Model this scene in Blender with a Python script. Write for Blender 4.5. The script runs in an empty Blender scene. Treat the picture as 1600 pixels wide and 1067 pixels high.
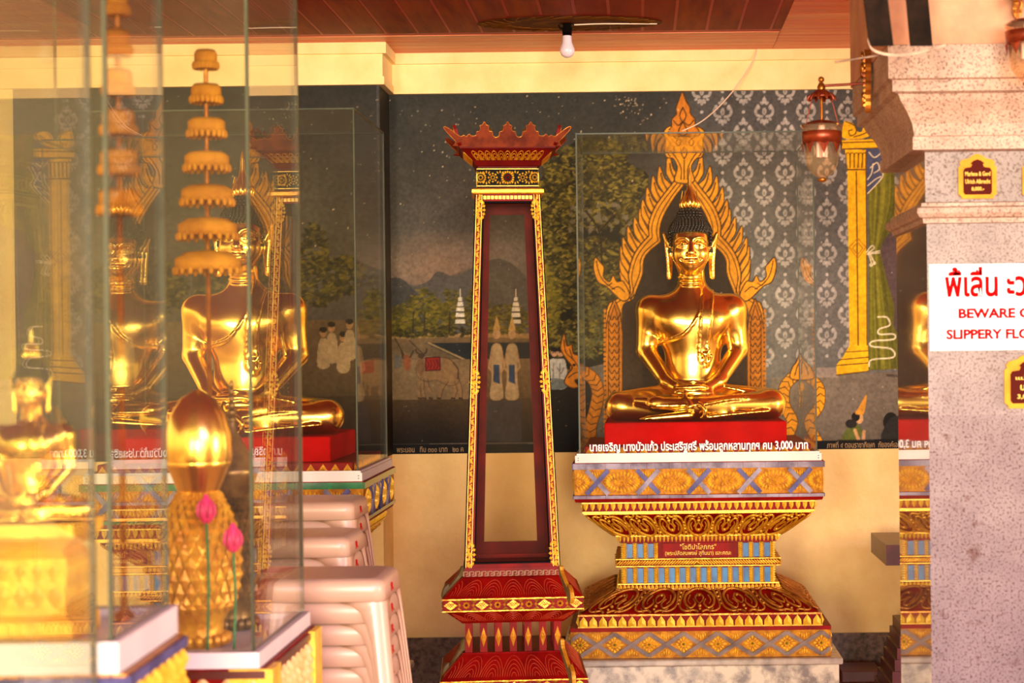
import bpy, math, random
import numpy as np
from mathutils import Vector, Matrix

# ------------------------------------------------------------------ camera, world, lights, exposure
SC = bpy.context.scene
COL = SC.collection
random.seed(7)
RNG = np.random.default_rng(11)
FPX = 2900.0            # focal length in pixels of the 1600 px wide frame
VPX, VPY = 1000.0, 538.0  # where the straight-ahead direction falls in the frame
CAMZ = 1.6
ROLL = 0.0115

def lin(c):
    c = np.asarray(c, dtype=float)
    return np.where(c <= 0.04045, c / 12.92, ((c + 0.055) / 1.055) ** 2.4)

def C(r, g, b):
    v = lin([r / 255.0, g / 255.0, b / 255.0])
    return (float(v[0]), float(v[1]), float(v[2]), 1.0)

cam_d = bpy.data.cameras.new('camera')
cam = bpy.data.objects.new('camera', cam_d)
COL.objects.link(cam)
cam_d.sensor_width = 36.0
cam_d.lens = FPX * 36.0 / 1600.0
cam_d.shift_x = -(VPX - 800.0) / 1600.0
cam_d.shift_y = (VPY - 533.5) / 1600.0
cam_d.clip_start = 0.05
cam_d.dof.use_dof = True
cam_d.dof.focus_distance = 7.35
cam_d.dof.aperture_fstop = 4.6
cam.location = (0, 0, CAMZ)
cam.rotation_euler = (math.pi / 2, ROLL, 0)
SC.camera = cam
SC.view_settings.view_transform = 'Standard'
SC.view_settings.look = 'None'
SC.view_settings.gamma = 1.0
SC.view_settings.use_curve_mapping = False
SC.view_settings.exposure = 0.35
SC.cycles.transparent_max_bounces = 64
SC.cycles.max_bounces = 10
SC.cycles.use_denoising = True
SC.cycles.caustics_reflective = False
SC.cycles.caustics_refractive = False
SC.cycles.sample_clamp_indirect = 6.0

wd = bpy.data.worlds.new('courtyard_sky')
SC.world = wd
wd.use_nodes = True
wn, wl = wd.node_tree.nodes, wd.node_tree.links
bg = wn['Background']
tc = wn.new('ShaderNodeTexCoord')
sx = wn.new('ShaderNodeSeparateXYZ')
rp = wn.new('ShaderNodeValToRGB')
mr = wn.new('ShaderNodeMapRange')
mr.inputs['From Min'].default_value = -1
mr.inputs['From Max'].default_value = 1
wl.new(tc.outputs['Generated'], sx.inputs[0])
wl.new(sx.outputs['Z'], mr.inputs['Value'])
wl.new(mr.outputs[0], rp.inputs[0])
rp.color_ramp.elements[0].position = 0.0
rp.color_ramp.elements[0].color = (0.30, 0.10, 0.02, 1)
rp.color_ramp.elements[1].position = 1.0
rp.color_ramp.elements[1].color = (0.9, 0.75, 0.6, 1)
for p, c in ((0.46, (0.8, 0.42, 0.14, 1)), (0.51, (2.0, 1.4, 0.7, 1)), (0.60, (1.8, 1.4, 0.9, 1))):
    e = rp.color_ramp.elements.new(p)
    e.color = c
wl.new(rp.outputs[0], bg.inputs['Color'])
bg.inputs['Strength'].default_value = 1.0

def area(name, loc, target, sx_, sy_, power, color):
    d = bpy.data.lights.new(name, 'AREA')
    d.shape = 'RECTANGLE'
    d.size, d.size_y = sx_, sy_
    d.energy = power
    d.color = color
    o = bpy.data.objects.new(name, d)
    COL.objects.link(o)
    o.location = loc
    o.rotation_euler = (Vector(target) - Vector(loc)).to_track_quat('-Z', 'Y').to_euler()
    return o
# the sun on the courtyard, and daylight that enters through the open front of the gallery
sd = bpy.data.lights.new('sun', 'SUN')
sd.energy = 6.0
sd.angle = 0.02
sd.color = (1.0, 0.88, 0.70)
sun = bpy.data.objects.new('sun', sd)
COL.objects.link(sun)
sun.rotation_euler = Vector((0.18, 0.45, -1.0)).to_track_quat('-Z', 'Y').to_euler()
area('daylight_front', (0.9, -12.0, 2.0), (0.2, 7.5, 1.5), 4.4, 2.6, 2600, (1.0, 0.90, 0.74))
area('daylight_left', (-3.2, -12.0, 2.0), (0.1, 7.5, 1.5), 1.6, 3.0, 1300, (1.0, 0.88, 0.70))
area('daylight_side', (8.2, -14.0, 2.6), (-0.6, 7.8, 1.5), 5.0, 4.4, 900, (1.0, 0.91, 0.78))
area('daylight_right', (7.0, 2.0, 1.7), (-0.7, 5.2, 1.1), 2.4, 2.0, 260, (1.0, 0.93, 0.84))
area('open_sky', (6.0, -6.0, 5.6), (1.25, 5.06, 0.6), 6.0, 3.0, 1100, (0.45, 0.36, 1.0))

# ------------------------------------------------------------------ pixel <-> place
CR, SR = math.cos(ROLL), math.sin(ROLL)

def unroll(u, v):
    du, dv = u - VPX, v - VPY
    return du * CR - dv * SR, du * SR + dv * CR

def W(u, v, Y):
    a, b = unroll(u, v)
    return Vector((a / FPX * Y, Y, CAMZ - b / FPX * Y))

def Zat(v, Y, u=1000.0):
    return CAMZ - unroll(u, v)[1] / FPX * Y

def Xat(u, Y, v=538.0):
    return unroll(u, v)[0] / FPX * Y

# ------------------------------------------------------------------ mesh collecting helper
class MB:
    def __init__(self):
        self.v, self.f, self.m, self.s = [], [], [], []

    def add(self, vs, fs, mi=0, smooth=False):
        b = len(self.v)
        self.v.extend([tuple(p) for p in vs])
        for f in fs:
            self.f.append([b + i for i in f])
            self.m.append(mi)
            self.s.append(smooth)

    def box(self, x0, x1, y0, y1, z0, z1, mi=0):
        vs = [(x0, y0, z0), (x1, y0, z0), (x1, y1, z0), (x0, y1, z0), (x0, y0, z1), (x1, y0, z1), (x1, y1, z1), (x0, y1, z1)]
        self.add(vs, [(0, 3, 2, 1), (4, 5, 6, 7), (0, 1, 5, 4), (1, 2, 6, 5), (2, 3, 7, 6), (3, 0, 4, 7)], mi)

    def bbox(self, x0, x1, y0, y1, z0, z1, b=0.005, mi=0, n=3):
        """box with rounded vertical edges and bevelled top and bottom"""
        def ring(ins, z):
            pts = []
            r = max(b - ins, 1e-4)
            for cx, cy, a0 in ((x1 - b, y1 - b, 0), (x0 + b, y1 - b, 90), (x0 + b, y0 + b, 180), (x1 - b, y0 + b, 270)):
                for k in range(n + 1):
                    a = math.radians(a0 + 90 * k / n)
                    pts.append((cx + r * math.cos(a), cy + r * math.sin(a), z))
            return pts
        h = min(b, (z1 - z0) * 0.45)
        self.loft([ring(b * 0.9, z0), ring(b * 0.3, z0 + h * 0.3), ring(0, z0 + h), ring(0, z1 - h), ring(b * 0.3, z1 - h * 0.3), ring(b * 0.9, z1)], mi, True)

    def loft(self, rings, mi=0, caps=True, smooth=False, closed=True):
        n = len(rings[0])
        vs = [p for r in rings for p in r]
        fs = []
        for k in range(len(rings) - 1):
            for i in range(n if closed else n - 1):
                j = (i + 1) % n
                fs.append((k * n + i, k * n + j, (k + 1) * n + j, (k + 1) * n + i))
        self.add(vs, fs, mi, smooth)
        if caps:
            self.add(rings[0], [tuple(reversed(range(n)))], mi)
            self.add(rings[-1], [tuple(range(n))], mi)

    def stack(self, prof, cx=0.0, cy=0.0, mi=0):
        """prof: list of (half width, half depth, z) from the bottom up"""
        self.loft([[(cx - a, cy - d, z), (cx + a, cy - d, z), (cx + a, cy + d, z), (cx - a, cy + d, z)] for a, d, z in prof], mi, True)

    def lathe(self, prof, n=24, c=(0, 0, 0), mi=0, smooth=True, caps=True):
        rings = [[(c[0] + r * math.cos(2 * math.pi * i / n), c[1] + r * math.sin(2 * math.pi * i / n), c[2] + z) for i in range(n)] for r, z in prof]
        self.loft(rings, mi, caps, smooth)

    def sphere(self, c, r, nu=12, nv=8, mi=0):
        rx, ry, rz = r if hasattr(r, '__len__') else (r, r, r)
        rings = []
        for k in range(1, nv):
            t = math.pi * k / nv - math.pi / 2
            rings.append([(c[0] + rx * math.cos(t) * math.cos(2 * math.pi * i / nu), c[1] + ry * math.cos(t) * math.sin(2 * math.pi * i / nu), c[2] + rz * math.sin(t)) for i in range(nu)])
        self.loft(rings, mi, False, True)
        self.add(rings[0] + [(c[0], c[1], c[2] - rz)], [((i + 1) % nu, i, nu) for i in range(nu)], mi, True)
        self.add(rings[-1] + [(c[0], c[1], c[2] + rz)], [(i, (i + 1) % nu, nu) for i in range(nu)], mi, True)

    def tube(self, pts, r, n=8, mi=0, caps=True, closed=False):
        pts = [Vector(p) for p in pts]
        N = len(pts)
        rs = list(r) if hasattr(r, '__len__') else [r] * N
        rings, up = [], None
        for k in range(N):
            a = pts[(k - 1) % N] if closed else pts[max(k - 1, 0)]
            b = pts[(k + 1) % N] if closed else pts[min(k + 1, N - 1)]
            t = (b - a)
            t = t.normalized() if t.length > 1e-9 else Vector((0, 0, 1))
            if up is None:
                up = Vector((0, 0, 1)) if abs(t.z) < 0.9 else Vector((0, 1, 0))
            s = t.cross(up)
            s = s.normalized() if s.length > 1e-6 else t.orthogonal().normalized()
            up = s.cross(t).normalized()
            rings.append([pts[k] + (s * math.cos(2 * math.pi * i / n) + up * math.sin(2 * math.pi * i / n)) * rs[k] for i in range(n)])
        if closed:
            rings.append(rings[0])
        self.loft(rings, mi, caps and not closed, True)

    def prism(self, poly, fr, d0, d1, mi=0, mi_side=None):
        """poly: (a,b) outline, counter-clockwise seen from outside; fr: frame; from depth d0 (outside) to d1"""
        n = len(poly)
        A = [fr(a, b, d0) for a, b in poly]
        B = [fr(a, b, d1) for a, b in poly]
        self.add(A + B, [tuple(range(n)), tuple(reversed(range(n, 2 * n)))], mi)
        self.add(A + B, [(i, n + i, n + (i + 1) % n, (i + 1) % n) for i in range(n)], mi if mi_side is None else mi_side)

    def pyr(self, poly, apex, fr, h, mi=0, d0=0.0):
        """a raised facetted lozenge on a frame: outline at depth d0, apex (a,b) at height h"""
        n = len(poly)
        vs = [fr(a, b, d0) for a, b in poly] + [fr(apex[0], apex[1], d0 + h)]
        self.add(vs, [(i, (i + 1) % n, n) for i in range(n)], mi)

    def build(self, name, mats, parent=None, loc=None, smooth=None):
        me = bpy.data.meshes.new(name)
        me.from_pydata(self.v, [], self.f)
        mats = mats if isinstance(mats, (list, tuple)) else [mats]
        for m in mats:
            me.materials.append(m)
        if len(me.polygons):
            me.polygons.foreach_set('material_index', np.array(self.m, dtype=np.int32))
            me.polygons.foreach_set('use_smooth', np.array(self.s if smooth is None else [smooth] * len(self.f), dtype=bool))
        me.update()
        o = bpy.data.objects.new(name, me)
        COL.objects.link(o)
        if parent is not None:
            o.parent = parent
        if loc is not None:
            o.location = loc
        return o

def frame(o, ex, ey):
    """local frame: a along ex, b along ey, depth along ex x ey (towards the viewer for ex=+x, ey=+z)"""
    o, ex, ey = Vector(o), Vector(ex).normalized(), Vector(ey).normalized()
    ez = ex.cross(ey).normalized()
    return lambda a, b, d=0.0: o + ex * a + ey * b + ez * d

def smooth_curve(pts, n=6, closed=False):
    pts = [tuple(map(float, p)) for p in pts]
    N = len(pts)
    out = []
    for i in range(N if closed else N - 1):
        p = [pts[(i + k) % N] if closed else pts[min(max(i + k, 0), N - 1)] for k in (-1, 0, 1, 2)]
        for s in range(n):
            t = s / n
            out.append(tuple(0.5 * (2 * p[1][k] + (p[2][k] - p[0][k]) * t + (2 * p[0][k] - 5 * p[1][k] + 4 * p[2][k] - p[3][k]) * t * t + (3 * p[1][k] - p[0][k] - 3 * p[2][k] + p[3][k]) * t ** 3) for k in range(len(p[0]))))
    if not closed:
        out.append(pts[-1])
    return out

def empty(name, loc, rz=0.0):
    o = bpy.data.objects.new(name, None)
    COL.objects.link(o)
    o.empty_display_size = 0.1
    o.location = loc
    o.rotation_euler = (0, 0, rz)
    return o

def tag(o, label=None, cat=None, group=None, kind=None):
    for k, v in (('label', label), ('category', cat), ('group', group), ('kind', kind)):
        if v:
            o[k] = v
    return o

def kids(o):
    return [c for c in bpy.data.objects if c.parent == o]

def copy_tree(o, parent=None, skip=()):
    c = o.copy()
    COL.objects.link(c)
    if parent is not None:
        c.parent = parent
    for ch in kids(o):
        if ch.name.split('.')[0] not in skip:
            copy_tree(ch, c, skip)
    return c

def text_obj(name, body, mat, parent, origin, ex, ey, width, height, bold=0.02, thick=0.004, align=0.0):
    """lettering as a thin mesh fitted to width x height, its lower-left corner at origin"""
    cu = bpy.data.curves.new(name, 'FONT')
    cu.body = body
    cu.size = 1.0
    cu.align_x = 'CENTER' if align else 'LEFT'
    cu.extrude = thick
    cu.bevel_depth = bold
    cu.bevel_resolution = 0
    cu.resolution_u = 3
    t = bpy.data.objects.new(name, cu)
    COL.objects.link(t)
    bpy.context.view_layer.update()
    dg = bpy.context.evaluated_depsgraph_get()
    me = bpy.data.meshes.new_from_object(t.evaluated_get(dg))
    bpy.data.objects.remove(t)
    bpy.data.curves.remove(cu)
    n = len(me.vertices)
    co = np.empty(n * 3)
    me.vertices.foreach_get('co', co)
    co = co.reshape(-1, 3)
    lo, hi = co.min(0), co.max(0)
    s = (hi - lo)
    a = (co[:, 0] - lo[0]) / s[0] * width
    b = (co[:, 1] - lo[1]) / s[1] * height
    d = (co[:, 2] - lo[2]) / max(s[2], 1e-9) * 0.0012
    ex, ey = Vector(ex).normalized(), Vector(ey).normalized()
    ez = ex.cross(ey)
    out = np.array(origin)[None] + a[:, None] * np.array(ex) + b[:, None] * np.array(ey) + d[:, None] * np.array(ez)
    me.vertices.foreach_set('co', out.ravel())
    me.materials.clear()
    me.materials.append(mat)
    me.update()
    me.name = name
    o = bpy.data.objects.new(name, me)
    COL.objects.link(o)
    if parent is not None:
        o.parent = parent
    return o

# ------------------------------------------------------------------ materials
def pmat(name, c1, c2=None, scale=8.0, rough=0.5, metal=0.0, bump=0.0, bscale=None, detail=4.0, ramp=(0.35, 0.65), coat=0.0, spec=0.5, stretch=None, rough2=None, crough=0.05, trans=0.0):
    m = bpy.data.materials.new(name)
    m.use_nodes = True
    N, L = m.node_tree.nodes, m.node_tree.links
    b = N['Principled BSDF']
    b.inputs['Base Color'].default_value = c1
    b.inputs['Roughness'].default_value = rough
    b.inputs['Metallic'].default_value = metal
    b.inputs['Specular IOR Level'].default_value = spec
    b.inputs['Coat Weight'].default_value = coat
    b.inputs['Coat Roughness'].default_value = crough
    b.inputs['Transmission Weight'].default_value = trans
    t = N.new('ShaderNodeTexCoord')
    vec = t.outputs['Object']
    if stretch:
        mp = N.new('ShaderNodeMapping')
        mp.inputs['Scale'].default_value = stretch
        L.new(vec, mp.inputs[0])
        vec = mp.outputs[0]
    if c2 is not None:
        n = N.new('ShaderNodeTexNoise')
        n.inputs['Scale'].default_value = scale
        n.inputs['Detail'].default_value = detail
        n.inputs['Roughness'].default_value = 0.6
        L.new(vec, n.inputs['Vector'])
        r = N.new('ShaderNodeValToRGB')
        r.color_ramp.elements[0].position, r.color_ramp.elements[1].position = ramp
        r.color_ramp.elements[0].color, r.color_ramp.elements[1].color = c1, c2
        L.new(n.outputs['Fac'], r.inputs[0])
        L.new(r.outputs[0], b.inputs['Base Color'])
        if rough2 is not None:
            q = N.new('ShaderNodeMapRange')
            q.inputs['To Min'].default_value, q.inputs['To Max'].default_value = rough, rough2
            L.new(n.outputs['Fac'], q.inputs['Value'])
            L.new(q.outputs[0], b.inputs['Roughness'])
    if bump:
        n2 = N.new('ShaderNodeTexNoise')
        n2.inputs['Scale'].default_value = bscale or scale * 3
        n2.inputs['Detail'].default_value = 3
        L.new(vec, n2.inputs['Vector'])
        bp = N.new('ShaderNodeBump')
        bp.inputs['Strength'].default_value = bump
        bp.inputs['Distance'].default_value = 0.01
        L.new(n2.outputs['Fac'], bp.inputs['Height'])
        L.new(bp.outputs[0], b.inputs['Normal'])
    return m

def glass_mat(name, tint, refl=1.0, dust=0.03, rough=0.0, ior=1.5, sub=0.041, dustc=(0.9, 0.75, 0.5, 1)):
    """thin display glass: clear, mirroring by Fresnel, with a faint film of dust"""
    m = bpy.data.materials.new(name)
    m.use_nodes = True
    N, L = m.node_tree.nodes, m.node_tree.links
    N.remove(N['Principled BSDF'])
    out = N['Material Output']
    tr = N.new('ShaderNodeBsdfTransparent')
    tr.inputs[0].default_value = tint
    gl = N.new('ShaderNodeBsdfGlossy')
    gl.inputs['Roughness'].default_value = rough
    gl.inputs['Color'].default_value = (1, 1, 1, 1)
    fr = N.new('ShaderNodeFresnel')
    ge = N.new('ShaderNodeNewGeometry')
    im = N.new('ShaderNodeMapRange')
    im.inputs['To Min'].default_value, im.inputs['To Max'].default_value = ior, 1.0 / ior
    L.new(ge.outputs['Backfacing'], im.inputs['Value'])
    L.new(im.outputs[0], fr.inputs['IOR'])
    sc_ = N.new('ShaderNodeMath')
    sc_.operation = 'MULTIPLY_ADD'
    sc_.inputs[1].default_value = refl
    sc_.inputs[2].default_value = -refl * sub
    sc_.use_clamp = True
    L.new(fr.outputs[0], sc_.inputs[0])
    df = N.new('ShaderNodeBsdfDiffuse')
    df.inputs['Color'].default_value = dustc
    mx = N.new('ShaderNodeMixShader')
    L.new(sc_.outputs[0], mx.inputs[0])
    L.new(tr.outputs[0], mx.inputs[1])
    L.new(gl.outputs[0], mx.inputs[2])
    nz = N.new('ShaderNodeTexNoise')
    nz.inputs['Scale'].default_value = 5.0
    nz.inputs['Detail'].default_value = 6.0
    tc_ = N.new('ShaderNodeTexCoord')
    L.new(tc_.outputs['Object'], nz.inputs['Vector'])
    q = N.new('ShaderNodeMapRange')
    q.inputs['From Min'].default_value, q.inputs['From Max'].default_value = 0.3, 0.75
    q.inputs['To Min'].default_value, q.inputs['To Max'].default_value = dust * 0.5, dust * 1.5
    L.new(nz.outputs['Fac'], q.inputs['Value'])
    m2 = N.new('ShaderNodeMixShader')
    L.new(q.outputs[0], m2.inputs[0])
    L.new(mx.outputs[0], m2.inputs[1])
    L.new(df.outputs[0], m2.inputs[2])
    L.new(m2.outputs[0], out.inputs['Surface'])
    return m

def paint_mat(name, rough=0.6):
    m = bpy.data.materials.new(name)
    m.use_nodes = True
    N, L = m.node_tree.nodes, m.node_tree.links
    b = N['Principled BSDF']
    b.inputs['Roughness'].default_value = rough
    b.inputs['Specular IOR Level'].default_value = 0.12
    a = N.new('ShaderNodeVertexColor')
    a.layer_name = 'paint'
    t = N.new('ShaderNodeTexCoord')
    n = N.new('ShaderNodeTexNoise')
    n.inputs['Scale'].default_value = 60
    n.inputs['Detail'].default_value = 5
    L.new(t.outputs['Object'], n.inputs['Vector'])
    q = N.new('ShaderNodeMapRange')
    q.inputs['From Min'].default_value, q.inputs['From Max'].default_value = 0.25, 0.75
    q.inputs['To Min'].default_value, q.inputs['To Max'].default_value = 0.75, 1.25
    L.new(n.outputs['Fac'], q.inputs['Value'])
    mx = N.new('ShaderNodeMix')
    mx.data_type = 'RGBA'
    mx.blend_type = 'MULTIPLY'
    mx.inputs['Factor'].default_value = 1.0
    L.new(a.outputs['Color'], mx.inputs['A'])
    L.new(q.outputs[0], mx.inputs['B'])
    L.new(mx.outputs['Result'], b.inputs['Base Color'])
    return m

M = {}
M['cream'] = pmat('cream_plaster', C(250, 222, 158), C(242, 206, 136), 5, 0.75, bump=0.15, bscale=60)
M['cream_low'] = pmat('ochre_plaster', C(246, 206, 134), C(234, 188, 114), 4, 0.7, bump=0.25, bscale=45)
M['floor'] = pmat('terracotta_floor', C(206, 146, 96), C(184, 124, 80), 3, 0.4)
M['dark_granite'] = pmat('dark_granite', C(62, 44, 34), C(120, 92, 76), 40, 0.25, detail=6)
M['plank_a'] = pmat('varnished_plank_red', C(120, 10, 3), C(138, 38, 10), 3, 0.55, spec=0.1, stretch=(6, 0.7, 6))
M['plank_b'] = pmat('varnished_plank_brown', C(108, 11, 3), C(146, 56, 14), 3, 0.55, spec=0.1, stretch=(6, 0.7, 6))
M['plank_edge'] = pmat('salmon_plank', C(226, 136, 86), C(206, 104, 60), 3, 0.4, spec=0.3, stretch=(0.7, 8, 8))
M['plank_edge2'] = pmat('red_stained_plank', C(204, 66, 30), C(220, 116, 66), 3, 0.4, spec=0.3, stretch=(0.7, 8, 8))
M['seam'] = pmat('red_seam', C(176, 16, 6), None, rough=0.5)
M['buddha_gold'] = pmat('polished_gold', (1.0, 0.67, 0.13, 1), (1.0, 0.62, 0.10, 1), 6, 0.18, 1.0, rough2=0.28)
M['gold'] = pmat('gilt_relief', C(234, 170, 42), C(198, 124, 22), 25, 0.36, 0.5, bump=0.25, bscale=90)
M['gilt_shade'] = pmat('gilt_crevice_shade', C(188, 122, 26), C(136, 76, 12), 40, 0.5, 0.1, spec=0.1)  # ground darker than the petals: crevice shade painted into the colour
M['gold_pale'] = pmat('pale_gilding', C(250, 202, 62), C(228, 168, 38), 25, 0.4, 0.2, bump=0.2, bscale=90)
M['gold_old'] = pmat('old_gilding', C(196, 126, 40), C(140, 76, 22), 20, 0.4, 0.6, bump=0.3, bscale=70)
M['red'] = pmat('red_lacquer', C(138, 11, 6), C(106, 7, 5), 12, 0.45, spec=0.08)
M['red_dark'] = pmat('dark_red_lacquer', C(104, 14, 10), C(74, 8, 8), 9, 0.45, spec=0.06)
M['red_cloth'] = pmat('red_cloth', C(186, 8, 9), C(160, 4, 6), 5, 0.9, bump=0.2, bscale=200, spec=0.05)
M['hair'] = pmat('black_lacquer_hair', C(26, 16, 10), None, rough=0.35)
M['black'] = pmat('black_paint', C(14, 10, 9), None, rough=0.5, spec=0.05)
M['white'] = pmat('white_painted_sill', C(224, 208, 198), C(212, 196, 186), 6, 0.45)
M['plastic'] = pmat('white_plastic', C(202, 162, 134), None, rough=0.32)
M['plastic'].node_tree.nodes['Principled BSDF'].inputs['Subsurface Weight'].default_value = 0.0
M['mirror'] = pmat('mirror_strip', C(150, 136, 148), C(100, 88, 102), 9, 0.5, 0.15, ramp=(0.4, 0.6), spec=0.1)
M['mirror_b'] = pmat('mirror_strip_blue', C(104, 98, 140), C(62, 56, 88), 9, 0.5, 0.15, spec=0.1)
M['bronze_strip'] = pmat('tarnished_strip', C(134, 112, 104), C(92, 74, 70), 14, 0.5, 0.1, spec=0.1)
M['blue'] = pmat('blue_glass_tile', C(28, 112, 168), C(18, 70, 120), 14, 0.3, coat=0.0, spec=0.3)
M['green'] = pmat('green_glass_tile', C(10, 120, 66), C(6, 84, 44), 14, 0.15, coat=0.5)
M['marble'] = pmat('grey_marble', C(196, 176, 156), C(112, 96, 92), 16, 0.25, detail=8, ramp=(0.42, 0.62))
M['marble_slab'] = pmat('grey_marble_slab', C(176, 156, 140), C(130, 112, 104), 16, 0.22, detail=8)
M['text_white'] = pmat('white_lettering', C(250, 244, 240), None, rough=0.6)
M['text_gold'] = pmat('gold_lettering', C(240, 196, 90), None, rough=0.6, spec=0.1)
M['text_red'] = pmat('red_lettering', C(196, 4, 4), None, rough=0.7, spec=0.03)
M['text_tan'] = pmat('tan_lettering', C(160, 124, 78), None, rough=0.6)
M['glass'] = glass_mat('display_glass', (0.985, 0.985, 0.97, 1), refl=0.6, dust=0.004)
M['glass_near'] = glass_mat('dusty_display_glass', (0.96, 0.97, 0.93, 1), dust=0.013, ior=1.7, sub=0.0685)
M['glass_cabinet'] = glass_mat('cabinet_glass', (0.95, 0.93, 0.9, 1), refl=0.5, dust=0.004)
M['gold_bright'] = pmat('bright_gilding', C(255, 196, 52), C(240, 160, 24), 14, 0.4, 0.25, bump=0.2, bscale=60)
M['glass_edge'] = pmat('green_glass_edge', C(84, 88, 64), C(58, 62, 44), 5, 0.4, spec=0.15, trans=0.3)
M['lantern_glass'] = glass_mat('lantern_glass', (0.96, 0.78, 0.6, 1), dust=0.06)
M['granite'] = None
M['sign'] = pmat('white_sign_board', C(252, 248, 244), None, rough=0.4)
M['brass'] = pmat('aged_brass', C(190, 120, 40), C(140, 72, 22), 20, 0.3, 0.8)
M['copper_red'] = pmat('red_copper', C(150, 58, 26), C(110, 40, 20), 20, 0.35, 0.6)
M['plaque'] = pmat('plaque_gold', C(222, 150, 34), C(206, 128, 26), 20, 0.5, 0.0, spec=0.1)
M['plaque_dark'] = pmat('plaque_maroon', C(74, 16, 7), None, rough=0.6, spec=0.05)
M['steel_dark'] = pmat('blackened_steel', C(22, 14, 9), C(40, 26, 18), 20, 0.7, 0.0, spec=0.05)
M['steel_grey'] = pmat('worn_steel', C(150, 118, 96), C(96, 70, 54), 20, 0.4, 0.5)
M['wood_dark'] = pmat('dark_red_wood', C(96, 30, 14), C(66, 18, 10), 6, 0.35)
M['wood_olive'] = pmat('bare_carved_board', C(126, 102, 56), C(96, 76, 42), 16, 0.6, bump=0.3, bscale=60)
M['mirrored_tan'] = pmat('dim_mirrored_gold', C(190, 126, 28), C(150, 90, 18), 12, 0.7, spec=0.1)  # dim tone of the mirrored gilt tiers put into the colour
M['pink'] = pmat('pink_petal', C(226, 40, 110), C(196, 20, 80), 10, 0.5)
M['bulb'] = pmat('frosted_bulb', C(232, 210, 224), None, rough=0.25, coat=0.5)
M['wire'] = pmat('white_cable', C(232, 206, 180), None, rough=0.5)
M['tile_cream'] = pmat('cream_relief', C(236, 196, 128), C(214, 164, 92), 18, 0.5, bump=0.8, bscale=26)
M['silver_scale'] = pmat('tarnished_silver', C(150, 112, 60), C(96, 66, 34), 18, 0.35, 0.7)
M['paint'] = paint_mat('mural_paint')

# ------------------------------------------------------------------ the setting
YW, YL, XC, ZC = 8.5, 8.18, -1.14, 2.94
ZM0, ZM1 = 1.11, 2.755
def struct(name, mb, mats, parent=None):
    o = mb.build(name, mats, parent)
    o['kind'] = 'structure'
    return o

b = MB(); b.box(-6, 6, -6, 8.7, -0.1, 0); struct('floor', b, M['floor'])
b = MB(); b.box(XC, 5, YW, YW + 0.2, 0, ZC + 0.1); struct('wall_back', b, M['cream_low'])
b = MB(); b.box(-6, XC, YL, YW + 0.2, 0, ZC + 0.1); struct('wall_left', b, M['cream_low'])
# ceiling: boards running to the back, then a border of boards along the wall
b = MB()
b.box(-6, 6, 0.8, 8.7, ZC + 0.002, ZC + 0.06, 4)
x = -6.0
k = 0
while x < 0.62:
    b.box(x + 0.004, x + 0.129, 0.8, 7.93 if x > XC else 7.93, ZC, ZC + 0.01, RNG.integers(0, 2)); x += 0.137
y = 0.8
while y < 8.5:
    w = 0.137 if y < 7.9 else 0.085
    for xa, xb in ((-6, 0.62), (0.62, 6)):
        if xa < 0 and y < 7.9:
            continue
        b.box(xa, xb - 0.003, y + 0.003, y + w, ZC - 0.001, ZC + 0.01, (0 if y < 6.4 else (3 if RNG.random() < 0.5 else 2)) if xa > 0 else (2 if RNG.random() < 0.75 else 3))
    y += w + 0.004
struct('ceiling', b, [M['plank_a'], M['plank_b'], M['plank_edge'], M['plank_edge2'], M['seam']])
b = MB()
for z0, z1, p in ((ZM1, ZM1 + 0.035, 0.03), (ZM1 + 0.035, ZC - 0.05, 0.022), (ZC - 0.05, ZC, 0.04)):
    b.box(XC + p - 0.001, 5, YW - p, YW + 0.01, z0, z1)
struct('trim_1', b, M['cream'])
b = MB()
for z0, z1, p in ((ZM1, ZM1 + 0.035, 0.03), (ZM1 + 0.035, ZC - 0.05, 0.022), (ZC - 0.05, ZC, 0.04)):
    b.box(-6, XC + p, YL - p, YW - 0.002, z0, z1)
struct('trim_2', b, M['cream'])
b = MB(); b.box(0.72, 4.0, 1.38, 1.62, 0, 1.22); b.box(0.69, 4.03, 1.35, 1.65, 1.22, 1.26); struct('pillar_shade_wall', b, M['cream'])  # added low wall, out of view, placed to shade the pillar's lower part
b = MB(); b.box(XC, 5, YW - 0.02, YW + 0.01, 0, 0.27); struct('baseboard_back', b, M['dark_granite'])
b = MB(); b.box(-6, XC + 0.02, YL - 0.02, YW - 0.022, 0, 0.27); struct('baseboard_left', b, M['dark_granite'])

# ------------------------------------------------------------------ wall paintings
def vnoise(U, V, scale, seed, oct_=4):
    r = np.random.default_rng(seed)
    out, amp, tot = 0, 1.0, 0
    for o in range(oct_):
        g = r.random((96, 96))
        a, c_ = (U / scale * 2 ** o) % 95, (V / scale * 2 ** o) % 95
        i, j = np.floor(a).astype(int), np.floor(c_).astype(int)
        fa, fc = a - i, c_ - j
        fa, fc = fa * fa * (3 - 2 * fa), fc * fc * (3 - 2 * fc)
        i2, j2 = (i + 1) % 96, (j + 1) % 96
        out = out + amp * (g[i, j] * (1 - fa) * (1 - fc) + g[i2, j] * fa * (1 - fc) + g[i, j2] * (1 - fa) * fc + g[i2, j2] * fa * fc)
        tot += amp
        amp *= 0.55
    return out / tot

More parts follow.
